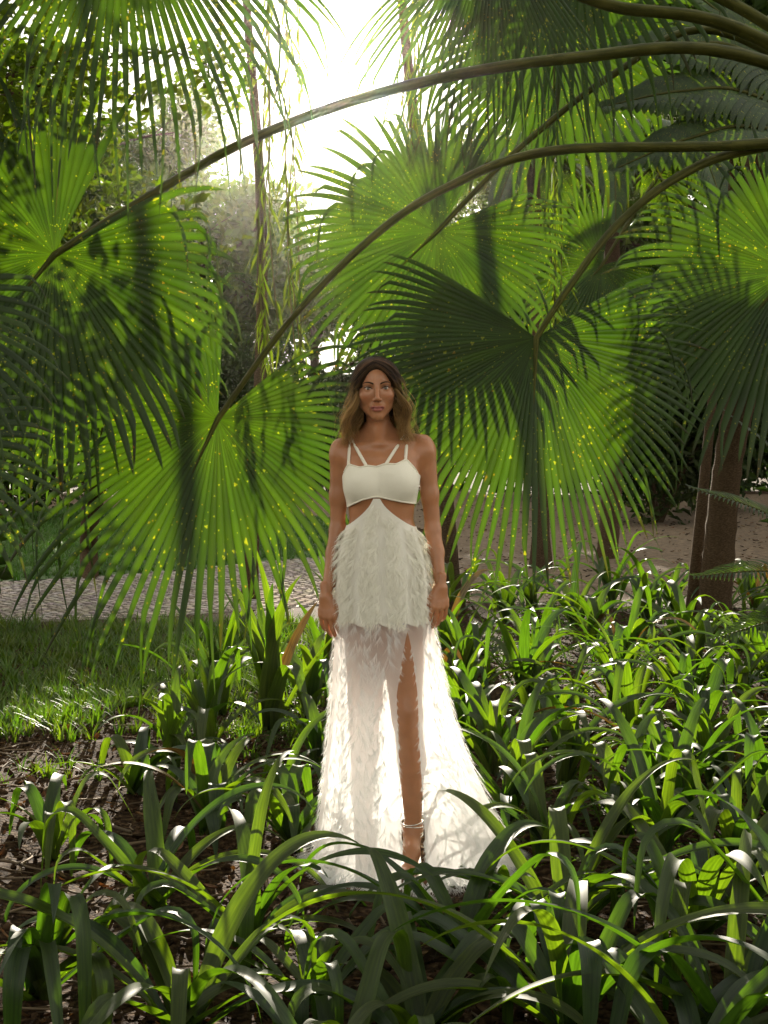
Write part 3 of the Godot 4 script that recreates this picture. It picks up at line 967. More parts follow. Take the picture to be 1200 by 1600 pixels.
# ---------------------------------------------------------------- her dress
const SKIRT := [[770, 545, 650, 0.1, 0.085], [815, 543, 648, 0.094, 0.088], [850, 529, 661, 0.106, 0.1], [880, 525, 668, 0.118, 0.115], [920, 523, 672, 0.126, 0.126], [965, 523, 675, 0.132, 0.13], [1000, 522, 682, 0.142, 0.145], [1050, 519, 692, 0.16, 0.18], [1100, 516, 703, 0.178, 0.22], [1150, 511, 716, 0.2, 0.27], [1200, 506, 731, 0.225, 0.32], [1250, 501, 748, 0.25, 0.37], [1300, 494, 768, 0.28, 0.42], [1335, 486, 785, 0.3, 0.47], [1356, 478, 800, 0.31, 0.5]]
const SLIT := [[980, 635, 637], [1017, 628, 645], [1075, 619, 652], [1138, 621, 655], [1219, 625, 660], [1305, 627, 661], [1356, 625, 664]]

func skirt_point(phi: float, py: float, proud := 0.0) -> Vector3:
	var xl := table(SKIRT, py, 1); var xr := table(SKIRT, py, 2)
	var s := sin(phi); var c := cos(phi)
	var hw := (xr - xl) / 880.0
	var d := table(SKIRT, py, 3) if c > 0 else table(SKIRT, py, 4)
	var low := smoothstep(990.0, 1340.0, py)
	var wave := 1.0 + low * (0.045 * sin(phi * 9.0 + 0.8) + 0.03 * sin(phi * 14.0 + py * 0.004)) * (0.45 if absf(s) > 0.93 else 1.0)
	var q := Vector3(hw * s * wave, 0, d * c * wave)
	var train := low * low * maxf(0.0, cos(phi - 2.2)) * 0.12
	q += Vector3(sin(2.2), 0, cos(2.2)) * train * 0.5
	var n := Vector3(s / maxf(hw, 0.01), 0, c / maxf(d, 0.01)).normalized()
	return Vector3(((xl + xr) * 0.5 - 600.0) / 440.0, (1350.0 - py) / 440.0 + 0.015, 0) + q + n * proud

func skirt_phi(px: float, py: float) -> float:
	var xl := table(SKIRT, py, 1); var xr := table(SKIRT, py, 2)
	return asin(clampf((px - (xl + xr) * 0.5) / ((xr - xl) * 0.5), -1, 1))

func slit_px(py: float, col: int) -> float:
	return table(SLIT, py, col) if py > 980 else 636.0

func skirt_top(phi: float) -> float:                                # the waist edge: a point under the bust, cut away at both sides
	if cos(phi) <= 0: return 822.0
	var x := 597.0 + 54.0 * sin(phi)
	if x < 582: return lerpf(775.0, 817.0, pow(clampf((582 - x) / 38.0, 0, 1), 0.66))
	if x > 595: return lerpf(775.0, 819.0, pow(clampf((x - 595) / 53.0, 0, 1), 0.68))
	return 774.0

func barbs(mb: MB, root: Vector3, down: Vector3, side: Vector3, n: Vector3, L: float, count: int, w: float, lift: float) -> void:
	for k in count:
		var t := (k + 0.5) / count
		var lean := lerpf(-0.75, 0.75, t) + rnd(-0.25, 0.25)
		var dir := (down + side * lean * 0.7 + n * 0.12).normalized()
		var p := root + down * (0.35 * L * rng.randf()) + n * 0.002
		var curl := rnd(-1.0, 1.0)
		var l := L * rnd(0.55, 1.15)
		var pts := [p]; var ws := [w * 0.8]; var sd := []
		var s := dir.cross(n).normalized()
		sd.append(s)
		for q in 4:
			dir = (dir + side * curl * 0.24 + n * lift * [0.3, 0.2, -0.1, -0.25][q] + Vector3.DOWN * 0.06).normalized()
			p += dir * l / 4
			pts.append(p); ws.append(w * [1.0, 0.9, 0.65, 0.25][q]); sd.append(s)
		var tone := rnd(0.88, 1.0)
		mb.ribbon(pts, ws, sd, Color(tone, tone, tone * 0.97), Color(1, 1, 0.98))

func dress(p: Node3D) -> void:
	rng.seed = 505
	# bodice: the trunk and bust grown by the thickness of the knit, trimmed along its neckline and lower edge
	var f := Field.new(Vector3(-0.2, 1.24, -0.14), Vector3(0.19, 1.5, 0.17), 0.0042)
	f.stack(torso_rows(), 0.02, 0.0)
	bust(f)
	var top := [[520, 752], [534, 742], [540, 728], [545, 720], [551, 722], [563, 725], [575, 722], [588, 724], [602, 719], [618, 720], [629, 715], [634, 712], [640, 718], [648, 727], [655, 738], [680, 752]]
	var low := [[520, 794], [543, 790], [555, 783], [567, 777], [584, 773], [592, 773], [606, 776], [625, 780], [651, 785], [680, 787]]
	for z in f.nz:
		for y in f.ny:
			for x in f.nx:
				var i := (z * f.ny + y) * f.nx + x
				if f.d[i] > 0.03: continue
				var q := f.o + Vector3(x, y, z) * f.h
				var px := q.x * 440.0 + 600.0
				var py := 1350.0 - (q.y - 0.015) * 440.0
				var t: float = table(top, px, 1) if q.z > -0.02 else lerpf(table(top, px, 1), 738.0, smoothstep(-0.02, -0.05, q.z))
				var l := table(low, px, 1)
				var edge := maxf((t - py) / 440.0, (py - l) / 440.0)
				f.d[i] = maxf(f.d[i] - 0.0065, edge)
	var mb := MB.new()
	f.mesh_into(mb)
	for i in mb.v.size(): mb.v[i] += STAND
	obj("bodice", mb, M.knit, p)
	for edge in [top, low]:
		var line := []; var lr := []
		for k in 41:
			var px := lerpf(538.0, 652.0, k / 40.0)
			var py := table(edge, px, 1) + (1.2 if edge == top else -1.6)
			var z := 0.17
			while z > -0.05 and f.value(b(px, py, z)) > 0.001: z -= 0.0012
			if z < -0.045: continue
			line.append(STAND + b(px, py, z)); lr.append(0.0026)
		var band := MB.new()
		band.tube(line, lr, 6)
		obj("binding", band, M.knit, p)
	# straps lie on the chest
	var skin := Field.new(Vector3(-0.2, 1.36, -0.16), Vector3(0.2, 1.58, 0.18), 0.006)
	skin.stack(torso_rows(), 0.02)
	bust(skin)
	for s in [[-1, 531, 694], [1, 664, 688]]:
		skin.cap(b(591 + s[0] * 13, 674, -0.035), b(s[1] - s[0] * 4, s[2] + 2, -0.02), 0.024, 0.028, 0.035)
	for way in [[[548, 681], [546, 700], [545, 724]], [[549, 683], [560, 702], [573, 724]], [[637, 670], [635, 690], [633, 716]], [[636, 672], [620, 694], [603, 721]]]:
		var pts := []
		for i in 9:
			var t := i / 8.0
			var g: Vector2 = Vector2(way[0][0], way[0][1]).lerp(Vector2(way[1][0], way[1][1]), t).lerp(Vector2(way[1][0], way[1][1]).lerp(Vector2(way[2][0], way[2][1]), t), t)
			var z := 0.16
			while z > -0.1 and skin.value(b(g.x, g.y, z)) > 0.003: z -= 0.002
			pts.append(STAND + b(g.x, g.y, z))
		pts.push_front(pts[0] + Vector3(0, 0.004, -0.03))
		pts.push_front(pts[0] + Vector3(0, -0.012, -0.05))
		var st := MB.new()
		var rr := []
		for q in pts: rr.append(0.0058)
		st.tube(pts, rr, 8, Color.WHITE, true, 1.0)
		obj("strap", st, M.knit, p)
	# the opaque upper skirt, its edge cut away at the waist
	var up := MB.new()
	for j in 27:
		for k in 97:
			var phi := TAU * k / 96
			var py := lerpf(skirt_top(phi), 968.0 + 3.0 * sin(phi * 11), j / 26.0)
			up.add(STAND + skirt_point(phi, py, 0.002), Vector2(k / 96.0, j / 26.0))
	for j in 26:
		for k in 96: up.quad(j * 97 + k, j * 97 + k + 1, (j + 1) * 97 + k + 1, (j + 1) * 97 + k)
	obj("upper_skirt", up, M.lining, p)
	# the sheer lower skirt, open in front over her left leg
	var lo := MB.new()
	for j in 49:
		var py := lerpf(962.0, 1356.0, j / 48.0)
		var a := skirt_phi(slit_px(py, 2), py)
		var z := skirt_phi(slit_px(py, 1), py) + TAU
		for k in 145:
			var phi := lerpf(a, z, k / 144.0)
			lo.add(STAND + skirt_point(phi, py), Vector2(k / 144.0, j / 48.0))
	for j in 48:
		for k in 144: lo.quad(j * 145 + k, j * 145 + k + 1, (j + 1) * 145 + k + 1, (j + 1) * 145 + k)
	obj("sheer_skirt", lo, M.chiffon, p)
	# rows of feather fringe, leaning one way and the other like a herringbone
	var fu := MB.new()
	var fl := MB.new()
	var py := 782.0
	while py < 1350.0:
		var upper := py < 962.0
		var fe := fu if upper else fl
		var around := 0.0
		while around < TAU:
			var hw := (table(SKIRT, py, 2) - table(SKIRT, py, 1)) / 880.0
			var step := (0.021 if upper else 0.03) / maxf(hw, 0.08)
			around += step * rnd(0.8, 1.2)
			var phi := around
			var q := py + rnd(-6, 6)
			if q < skirt_top(phi) + 3 or (cos(phi) < -0.25 and rng.randf() < 0.55): continue
			if not upper:
				var px := 600.0 + skirt_point(phi, q).x * 440.0
				if cos(phi) > 0 and px > slit_px(q, 1) - 17 and px < slit_px(q, 2) + 17: continue
			var root := STAND + skirt_point(phi, q, 0.003)
			var down := (STAND + skirt_point(phi, q + 8.0, 0.003) - root).normalized()
			var side := (STAND + skirt_point(phi + 0.06, q, 0.003) - root).normalized()
			var n := side.cross(down).normalized()
			if n.dot(Vector3(sin(phi), 0, cos(phi))) < 0: n = -n
			var herring: float = rnd(-0.4, 0.4) + (0.75 if (int(phi / TAU * 22.0) % 2) == 0 else -0.75)
			if upper: barbs(fe, root, (down + side * herring).normalized(), side, n, rnd(0.03, 0.06), 16, 0.0006, rnd(0.4, 1.1))
			else: barbs(fe, root, (down + side * herring * 0.5).normalized(), side, n, rnd(0.03, 0.065), 12, 0.0007, rnd(0.05, 0.3))
		py += 7.0 if upper else 13.0
	# fringe along both edges of the slit and round the hem
	for k in 70:
		var q := rnd(985, 1350)
		for e in [1, 2]:
			var phi := skirt_phi(slit_px(q, e), q)
			var root := STAND + skirt_point(phi, q, 0.002)
			var inward: float = 0.8 if e == 1 else -0.8
			barbs(fl, root, Vector3(inward * rnd(-0.2, 0.25), -1, 0.1).normalized(), Vector3(1, 0, 0), Vector3(0, 0, 1), rnd(0.012, 0.03), 5, 0.0005, 0.4)
	for k in 420:
		var phi := rnd(0, TAU)
		var root := STAND + skirt_point(phi, rnd(1335, 1354), 0.003)
		var n := Vector3(sin(phi), 0, cos(phi))
		barbs(fl, root, (Vector3.DOWN * 0.5 + n).normalized(), Vector3.UP.cross(n), (Vector3.UP + n * 0.3).normalized(), rnd(0.03, 0.07), 10, 0.0009, 0.3)
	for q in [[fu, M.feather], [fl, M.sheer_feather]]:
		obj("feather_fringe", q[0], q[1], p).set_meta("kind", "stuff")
	# seam down the front panel, and the sandal with straps wound round the ankle
	for k in 4:
		var sp := MB.new()
		var pts := []; var rr := []
		for i in 25:
			var a := TAU * i / 24
			pts.append(STAND + b(646, 1287 + k * 6.5, 0.03) + Vector3(0.0345 * sin(a), 0.006 * sin(a + k * 1.7), 0.0365 * cos(a)))
			rr.append(0.0024)
		sp.tube(pts, rr, 6)
		obj("ankle_strap", sp, M.silver, p)
	var sole := MB.new()
	var sides := [[-0.026, -0.06], [-0.03, 0.0], [-0.038, 0.1], [-0.04, 0.15], [-0.02, 0.2], [0.01, 0.205], [0.034, 0.16], [0.036, 0.1], [0.03, 0.0], [0.026, -0.06]]
	for lay in 2:
		for q in sides:
			var z: float = q[1]
			var y := lerpf(0.085, 0.016, smoothstep(-0.05, 0.14, z)) - 0.002 - lay * 0.012
			sole.add(STAND + Vector3(0.097 + q[0], y, z + 0.02))
	for k in 10: sole.quad(k, (k + 1) % 10, 10 + (k + 1) % 10, 10 + k)
	for k in 4:
		sole.quad(k, 9 - k, 8 - k, k + 1)
		sole.quad(10 + k, 11 + k, 18 - k, 19 - k)
	sole.tube([STAND + Vector3(0.1, 0.07, -0.03), STAND + Vector3(0.1, 0.0, -0.035)], [0.011, 0.006], 8)
	obj("sandal_sole", sole, M.silver, p)

# ---------------------------------------------------------------- the setting
func sheet(called: String, outline: Array, y: float, m: Material, cell := 0.5) -> MeshInstance3D:   # a flat sheet with the given outline (x, z)
	var mb := MB.new()
	var poly := PackedVector2Array()
	for q in outline: poly.append(Vector2(q.x, q.z))
	for i in Geometry2D.triangulate_polygon(poly): mb.ix.append(i)
	for q in poly: mb.add(Vector3(q.x, y, q.y), q)
	for i in range(0, mb.ix.size(), 3):                              # face up
		var a := mb.v[mb.ix[i]]; var c := mb.v[mb.ix[i + 1]]; var d := mb.v[mb.ix[i + 2]]
		if (d - a).cross(c - a).y < 0:
			var t := mb.ix[i + 1]; mb.ix[i + 1] = mb.ix[i + 2]; mb.ix[i + 2] = t
	var o := obj(called, mb, m)
	o.set_meta("kind", "structure")
	return o

func smooth_outline(pts: Array, per := 8) -> Array:
	return curve(pts, per)

func make_ground() -> void:
	var mb := MB.new()
	var xs := []; var zs := []
	for i in 121: xs.append(lerpf(-4.0, 4.0, i / 120.0))
	for e in [5.0, 7.0, 10.0, 15.0, 25.0, 45.0, 90.0, 180.0]:
		xs.append(e); xs.push_front(-e)
	var z := 1.0
	while z > -11.0: zs.append(z); z -= 0.07
	for e in [-11.0, -13.0, -17.0, -25.0, -40.0, -70.0, -140.0, -260.0]: zs.append(e)
	for e in [3.0, 8.0, 20.0, 60.0]: zs.push_front(e)
	for w in zs:
		for x in xs: mb.add(Vector3(x, ground_y(x, w) if absf(x) < 6 else 0.0, w), Vector2(x, w))
	var n := xs.size()
	for j in zs.size() - 1:
		for i in n - 1: mb.quad(j * n + i, (j + 1) * n + i, (j + 1) * n + i + 1, j * n + i + 1)
	obj("ground", mb, M.soil).set_meta("kind", "structure")
	rng.seed = 11
	# the cobbled path on the left, the dirt path behind and to the right, and the lawn between them
	var cob_near := curve([Vector3(-9, 0, -10.2), Vector3(-3.0, 0, -11.3), Vector3(-0.6, 0, -12.4), Vector3(0.4, 0, -13.0)], 6)
	var cob_far := curve([Vector3(0.9, 0, -18.0), Vector3(-0.8, 0, -17.0), Vector3(-3.6, 0, -14.4), Vector3(-9, 0, -12.4)], 6)
	var cob := cob_near + cob_far
	var path := sheet("cobbled_path", cob, 0.004, M.mortar)
	var poly := PackedVector2Array()
	for q in cob: poly.append(Vector2(q.x, q.z))
	var stone := MB.new()
	for lay in [[0.0, 0.5], [0.7, 0.5], [1.0, 0.38]]:
		for k in 8: stone.add(Vector3(cos(TAU * (k + 0.5) / 8) * lay[1] * 1.05, lay[0], sin(TAU * (k + 0.5) / 8) * lay[1] * 1.05))
	for r in 2:
		for k in 8: stone.quad(r * 8 + k, r * 8 + (k + 1) % 8, r * 8 + 8 + (k + 1) % 8, r * 8 + 8 + k)
	for k in range(1, 7): stone.tri(16, 16 + k + 1, 16 + k)
	var xf := []; var cols := []
	var zz := -18.2
	while zz < -10.0:
		var x := -8.0 + rnd(0, 0.1)
		while x < 1.2:
			var q := Vector2(x + rnd(-0.015, 0.015), zz + rnd(-0.015, 0.015))
			if Geometry2D.is_point_in_polygon(q, poly):
				var s := rnd(0.085, 0.108)
				xf.append(Transform3D(Basis(Vector3.UP, rnd(-0.5, 0.5)) * Basis.from_scale(Vector3(s, rnd(0.016, 0.022), s * rnd(0.8, 1.05))), Vector3(q.x, 0.0, q.y)))
				var t := rnd(0.27, 0.42)
				cols.append(Color(t, t * rnd(0.82, 0.92), t * rnd(0.68, 0.82)))
			x += 0.108
		zz += 0.104
	many("cobblestone", stone.mesh(), M.cobble, xf, cols, path)
	sheet("dirt_path", curve([Vector3(0.4, 0, -12.8), Vector3(2.4, 0, -12.2), Vector3(5, 0, -12.6), Vector3(12, 0, -14)], 6) + curve([Vector3(16, 0, -33), Vector3(6, 0, -34), Vector3(0, 0, -35.5), Vector3(-12, 0, -36)], 6) + curve([Vector3(-14, 0, -28), Vector3(-4, 0, -27), Vector3(0.2, 0, -23), Vector3(0.9, 0, -18.6)], 6), 0.004, M.dirt_path)
	var lawn := curve([Vector3(-9, 0, -12.5), Vector3(-3.6, 0, -14.5), Vector3(-0.8, 0, -17.1), Vector3(0.7, 0, -18.4)], 6) + curve([Vector3(0.1, 0, -22.6), Vector3(-4, 0, -26.8), Vector3(-14, 0, -27.8)], 6)
	sheet("lawn", lawn, 0.008, M.turf)
	poly = PackedVector2Array()
	for q in lawn: poly.append(Vector2(q.x, q.z))
	# grass
	var tuft := MB.new()
	for k in 9:
		var yaw := rnd(0, TAU)
		var d := Vector3(cos(yaw), 0, sin(yaw))
		var p := d * rnd(0, 0.35)
		var lean := rnd(0.15, 0.8)
		var l := rnd(0.6, 1.1)
		var pts := []; var ws := []; var sd := []
		for i in 5:
			var s := i / 4.0
			pts.append(p + Vector3.UP * l * (s - 0.3 * lean * s * s) + d * l * lean * s * s); ws.append(0.055 * (1.0 - s * 0.9)); sd.append(d.cross(Vector3.UP))
		var t := rnd(0.7, 1.0)
		tuft.ribbon(pts, ws, sd, Color(t, t, t), Color(t, t, t))
	var tm := tuft.mesh()
	xf = []; cols = []
	while xf.size() < 16000:
		var q := Vector2(rnd(-9, 1), rnd(-28, -12.4))
		if not Geometry2D.is_point_in_polygon(q, poly): continue
		xf.append(Transform3D(Basis(Vector3.UP, rnd(0, TAU)).scaled(Vector3.ONE * rnd(0.06, 0.11)), Vector3(q.x, 0.008, q.y)))
		var t := rnd(0.7, 1.2)
		cols.append(Color(0.075 * t * rnd(0.8, 1.2), 0.15 * t, 0.02 * t))
	tag(many("lawn_grass", tm, M.grass, xf, cols), "short mown grass of the lawn between the two paths", "grass")
	xf = []; cols = []
	var patch := FastNoiseLite.new(); patch.frequency = 0.8; patch.seed = 9
	while xf.size() < 2700:
		var x := rnd(-3.4, -0.2); var w := rnd(-11.2, -6.0)
		var thin := smoothstep(-8.2, -6.0, w) * 0.75 + smoothstep(-1.4, -0.3, x) * 0.25
		if rng.randf() < thin + 0.9 * patch.get_noise_2d(x, w) + 0.15: continue
		xf.append(Transform3D(Basis(Vector3.UP, rnd(0, TAU)).scaled(Vector3(1, rnd(0.7, 1.2), 1) * rnd(0.06, 0.15)), Vector3(x, ground_y(x, w), w)))
		var t := rnd(0.7, 1.25)
		cols.append(Color(0.1 * t * rnd(0.8, 1.3), 0.16 * t, 0.022 * t))
	tag(many("grass", tm, M.grass, xf, cols), "sunlit rough grass on the slope in front of the cobbled path", "grass")
	# low weeds under the plants on the right and beside the dress
	xf = []; cols = []
	for k in 5200:
		var x := rnd(-0.75, 3.6); var w := rnd(-12.3, -4.3)
		if x < 0.2 and (w > -5.8 or w < -9.5): continue
		if patch.get_noise_2d(x * 1.3 + 20, w * 1.3) < -0.15: continue
		xf.append(Transform3D(Basis(Vector3.UP, rnd(0, TAU)).scaled(Vector3.ONE * rnd(0.035, 0.085)), Vector3(x, ground_y(x, w) + rnd(0.0, 0.07), w)))
		var t := rnd(0.6, 1.25)
		cols.append(Color(0.075 * t, 0.12 * t, 0.018 * t))
	tag(many("ground_cover", spray_mesh, M.foliage, xf, cols), "low small-leaved weeds covering the soil between the plants", "ground cover")
	# fallen leaves and twigs on the bare soil
	var lf := MB.new()
	for i in 5:
		var s := i / 4.0
		var w := 0.32 * sin(PI * minf(s * 0.9 + 0.06, 1.0))
		for e in [-1.0, 0.0, 1.0]: lf.add(Vector3(e * w, 0.16 * e * e + 0.2 * s * s, s - 0.5), Vector2(0, 0), Color.WHITE)
		if i > 0:
			for q in 2: lf.quad(i * 3 - 3 + q, i * 3 + q, i * 3 + q + 1, i * 3 - 2 + q)
	xf = []; cols = []
	for k in 9000:
		var x := rnd(-3.2, 2.8); var w := rnd(-10.5, -2.6)
		var s := rnd(0.015, 0.05) * (1.6 if rng.randf() < 0.1 else 1.0)
		xf.append(Transform3D(Basis(Vector3.UP, rnd(0, TAU)) * Basis(Vector3.RIGHT, rnd(-0.7, 0.7)) * Basis.from_scale(Vector3(s * rnd(0.4, 1.1), s, s)), Vector3(x, ground_y(x, w) + rnd(0.002, 0.02), w)))
		var t := rnd(0.25, 1.0)
		if k % 6 == 0:
			x = rnd(0.2, 7.0); w = rnd(-30.0, -12.5)
			xf[-1] = Transform3D(Basis(Vector3.UP, rnd(0, TAU)).scaled(Vector3.ONE * rnd(0.03, 0.065)), Vector3(x, 0.009, w))
		cols.append(Color(0.2 * t * t, 0.12 * t * t * rnd(0.85, 1.1), 0.06 * t * t))
	tag(many("leaf_litter", lf.mesh(), M.dry_leaf, xf, cols), "dry brown leaf litter scattered on the dark soil", "leaf litter")
	# crumbs of soil
	var clod := MB.new()
	var cf := Field.new(Vector3(-0.7, -0.6, -0.7), Vector3(0.7, 0.6, 0.7), 0.22)
	cf.ell(Vector3.ZERO, Vector3(0.5, 0.36, 0.44), 0.05)
	cf.ell(Vector3(0.22, 0.12, 0.1), Vector3(0.28, 0.24, 0.3), 0.05)
	cf.mesh_into(clod)
	xf = []; cols = []
	for k in 9000:
		var x := rnd(-2.8, 2.6); var w := rnd(-7.5, -2.7)
		var s := 0.008 + 0.03 * pow(rng.randf(), 3.0)
		xf.append(Transform3D(Basis(Vector3(rnd(-1, 1), rnd(-1, 1), rnd(-1, 1)).normalized(), rnd(0, TAU)).scaled(Vector3.ONE * s), Vector3(x, ground_y(x, w) + s * 0.15, w)))
		var t := rnd(0.4, 1.2)
		cols.append(Color(0.06 * t, 0.036 * t, 0.02 * t))
	tag(many("soil_crumbs", clod.mesh(), M.crumb, xf, cols), "dark crumbs of loose soil between the plants", "soil")
	xf = []; cols = []
	var tw := MB.new()
	tw.tube([Vector3(0, 0, -0.5), Vector3(0.05, 0.02, -0.1), Vector3(-0.03, 0.04, 0.2), Vector3(0.04, 0.02, 0.5)], [0.02, 0.018, 0.013, 0.006], 5)
	for k in 700:
		var x := rnd(-2.6, 2.4); var w := rnd(-8.0, -2.8)
		var s := rnd(0.08, 0.36)
		xf.append(Transform3D(Basis(Vector3.UP, rnd(0, TAU)) * Basis(Vector3.RIGHT, rnd(-0.15, 0.15)) * Basis.from_scale(Vector3(s, s, s)), Vector3(x, ground_y(x, w) + 0.008, w)))
		var t := rnd(0.4, 1.1)
		cols.append(Color(0.22 * t, 0.16 * t, 0.1 * t))
	tag(many("fallen_twigs", tw.mesh(), M.dry_leaf, xf, cols), "thin dry twigs lying on the soil", "twigs")

# ---------------------------------------------------------------- what grows
func make_palms() -> void:
	rng.seed = 21
	# the large fan palm whose crown lies just outside on the right: its stalks reach across the picture
	var crown := at(1440, 200, 6.3)
	var A := thing("fan_palm", Vector3(crown.x + 0.15, 0, crown.z - 0.1), "large fan palm whose long stalks arch in from the right over the woman", "palm tree")
	palm_trunk(A, [A.position, A.position + Vector3(0.02, 1.4, 0), crown + Vector3(0, 0.1, 0)], [0.2, 0.15, 0.14])
	var toward := Vector3(0, 0.05, 1)
	frond(A, "long frond ending in the spotted fan at the far left, its stalk crossing the whole picture", [crown, at(1150, 84, 5.6), at(900, 90, 5.4), at(640, 133, 5.2), at(400, 214, 5.05), at(200, 326, 4.95), at(85, 398, 4.9)], 0.031, 0.013, Vector3(-0.6, -0.75, 0.1), Vector3(0.25, 0.35, 1), 0.8, 165, 76, 0.64, 0.5, {"back": 0.8, "threads": 0.3})
	frond(A, "broad fan hanging left of the woman with long drooping tips", [crown, at(1150, 227, 6.0), at(860, 236, 5.95), at(700, 292, 5.9), at(580, 372, 5.88), at(450, 505, 5.9), at(340, 655, 5.92)], 0.027, 0.013, Vector3(-0.42, -0.9, 0.12), Vector3(0.1, 0.22, 1), 1.18, 158, 76, 0.43, 0.5, {"back": 0.66, "threads": 0.6, "left": 0.74, "right": 1.0})
	frond(A, "fan above the woman's head lit through by the sun", [crown + Vector3(0, 0.1, -0.4), at(1120, 48, 7.0), at(960, 115, 7.0), at(800, 242, 7.0), at(683, 362, 7.0)], 0.026, 0.013, Vector3(-0.62, -0.6, 0.1), Vector3(0.0, 0.2, 1), 0.82, 166, 80, 0.64, 0.35, {"back": 0.84, "threads": 0.35})
	frond(A, "dark fan right of the woman, half folded, its tips hanging to the plants", [crown, at(1180, 232, 6.1), at(1060, 276, 6.0), at(960, 356, 5.95), at(885, 455, 5.9), at(838, 528, 5.9)], 0.026, 0.014, Vector3(-0.05, -1, 0.12), Vector3(0.12, 0.2, 1), 1.02, 128, 80, 0.58, 0.3, {"back": 0.66, "threads": 0.3, "fold": 0.3, "left": 0.95, "right": 0.95})
	frond(A, "spotted fan at the right edge beside the trunk", [crown, at(1340, 300, 6.5), at(1235, 425, 6.5)], 0.024, 0.014, Vector3(-0.65, -0.75, 0.1), Vector3(-0.15, 0.3, 1), 0.95, 140, 74, 0.62, 0.5, {"back": 0.75, "threads": 0.35})
	frond(A, "frond high above on a thick stalk, its segments hanging beside the sun", [crown, at(1150, 44, 6.0), at(950, 8, 5.9), at(830, -50, 5.9), at(770, -120, 6.0)], 0.034, 0.02, Vector3(-0.1, -0.95, -0.1), Vector3(0.1, 0.1, 1), 1.0, 55, 44, 0.4, 0.5, {"back": 0.7, "threads": 0.5})
	frond(A, "", [crown, at(1170, 20, 6.4), at(1000, -60, 6.6), at(900, -130, 6.8)], 0.036, 0.02, Vector3(-0.3, -0.9, -0.1), Vector3(0, 0.2, 1), 1.0, 110, 44, 0.5, 0.4, {"back": 0.7})
	# a second fan palm behind it, its trunk in view on the right
	var foot := on_ground(1112, 985)
	var head := at(1190, 150, 9.6)
	var B := thing("fan_palm", foot, "fan palm with the thick brown trunk at the right edge", "palm tree")
	palm_trunk(B, [foot - Vector3(0, 0.1, 0), foot + Vector3(0.06, 1.3, 0.2), foot.lerp(head, 0.65) + Vector3(0.1, 0, 0.1), head], [0.135, 0.108, 0.115, 0.13])
	for q in [[880, 45, 8.2, -0.25, -1.0, 1.05, 150, "frond at the top with bright yellow-green base and long hanging segments"], [940, 415, 9.6, -0.6, -0.7, 0.8, 150, ""]]:
		var hub := at(q[0], q[1], q[2])
		var mid: Vector3 = head.lerp(hub, 0.5) + Vector3(0, 0.25, 0.1)
		frond(B, q[7], [head, mid, hub], 0.024, 0.012, Vector3(q[3], q[4], 0.1), Vector3(rnd(-0.35, 0.35), rnd(0.1, 0.5), 1), q[5], q[6], 60, 0.55, 0.55, {"back": 0.75, "threads": 0.6, "cup": rnd(0.0, 0.25)})
	# a third one on the left, nearer: dark drooping segments at the top and the blurred edge of the picture
	var topc := at(-160, -40, 4.3)
	var C := thing("fan_palm", Vector3(topc.x - 0.1, 0, topc.z), "fan palm outside on the left whose dark segments droop in at the top left corner", "palm tree")
	palm_trunk(C, [C.position, C.position + Vector3(0.05, 1.5, 0), topc], [0.16, 0.13, 0.12])
	frond(C, "frond drooping at the top left with brown-spotted segments", [topc, at(0, -190, 4.2), at(190, -175, 4.2)], 0.024, 0.014, Vector3(0.25, -1, 0.1), Vector3(0.15, 0.3, 1), 0.9, 86, 50, 0.4, 0.55, {"back": 0.85, "threads": 0.6})
	frond(C, "", [topc, at(-180, 200, 4.1), at(-150, 470, 4.0)], 0.02, 0.012, Vector3(0.35, -1, 0.1), Vector3(0.5, 0.3, 1), 0.52, 110, 34, 0.45, 0.5, {"back": 0.8})
	frond(C, "", [topc, at(-200, 300, 4.4), at(-130, 690, 4.4)], 0.02, 0.012, Vector3(0.4, -0.8, 0.1), Vector3(0.6, 0.2, 1), 0.5, 130, 36, 0.5, 0.5, {"back": 0.8})
	# young fan palms behind the left fan
	var yb := on_ground(140, 905)
	var D := thing("fan_palm", yb, "young fan palm with upright sunlit segments behind the broad left fan", "palm tree")
	palm_trunk(D, [yb - Vector3(0, 0.1, 0), yb + Vector3(0, 0.5, 0), at(150, 760, 10.3)], [0.1, 0.09, 0.08])
	for q in [[130, 470, 9.6, 0.1, -1.0, 1.0, 100], [200, 560, 10.0, 0.5, -0.9, 0.8, 130], [90, 620, 10.2, -0.4, -0.9, 0.8, 130]]:
		frond(D, "", [at(150, 760, 10.3), at(150 + (q[0] - 150) * 0.4, q[1] + 60, 10.1), at(q[0], q[1], q[2])], 0.02, 0.011, Vector3(q[3], q[4], 0.1), Vector3(rnd(-0.3, 0.3), 0.3, 1), q[5], q[6], 36, 0.45, 0.5, {"back": 0.8, "threads": 0.5})
	# feather palms on the right
	rng.seed = 31
	var pc := at(1390, 260, 7.6)
	var P := thing("feather_palm", Vector3(pc.x, 0, pc.z), "feather palm with dark pinnate fronds behind the stalks at the upper right", "palm tree")
	palm_trunk(P, [P.position, P.position + Vector3(0.03, 1.2, 0), pc], [0.14, 0.12, 0.1])
	for q in [[1180, 90, 960, 75, 7.4, ""], [1180, 150, 950, 165, 7.3, ""], [1190, 200, 965, 262, 7.2, "dark feather frond with folded chevron leaflets under the upper stalk"], [1220, 120, 1040, -40, 9.0, ""]]:
		pinnate(P, q[5], [pc, at(q[0], q[1], q[4]), at((q[0] + q[2]) * 0.5, (q[1] + q[3]) * 0.5 - 15, q[4] - 0.1), at(q[2], q[3], q[4] - 0.2)], 0.02, 0.34, 0.04, 0.046, 0.7, Vector3(0, 0.55, 0.85))
	var sc := on_ground(1330, 1130)
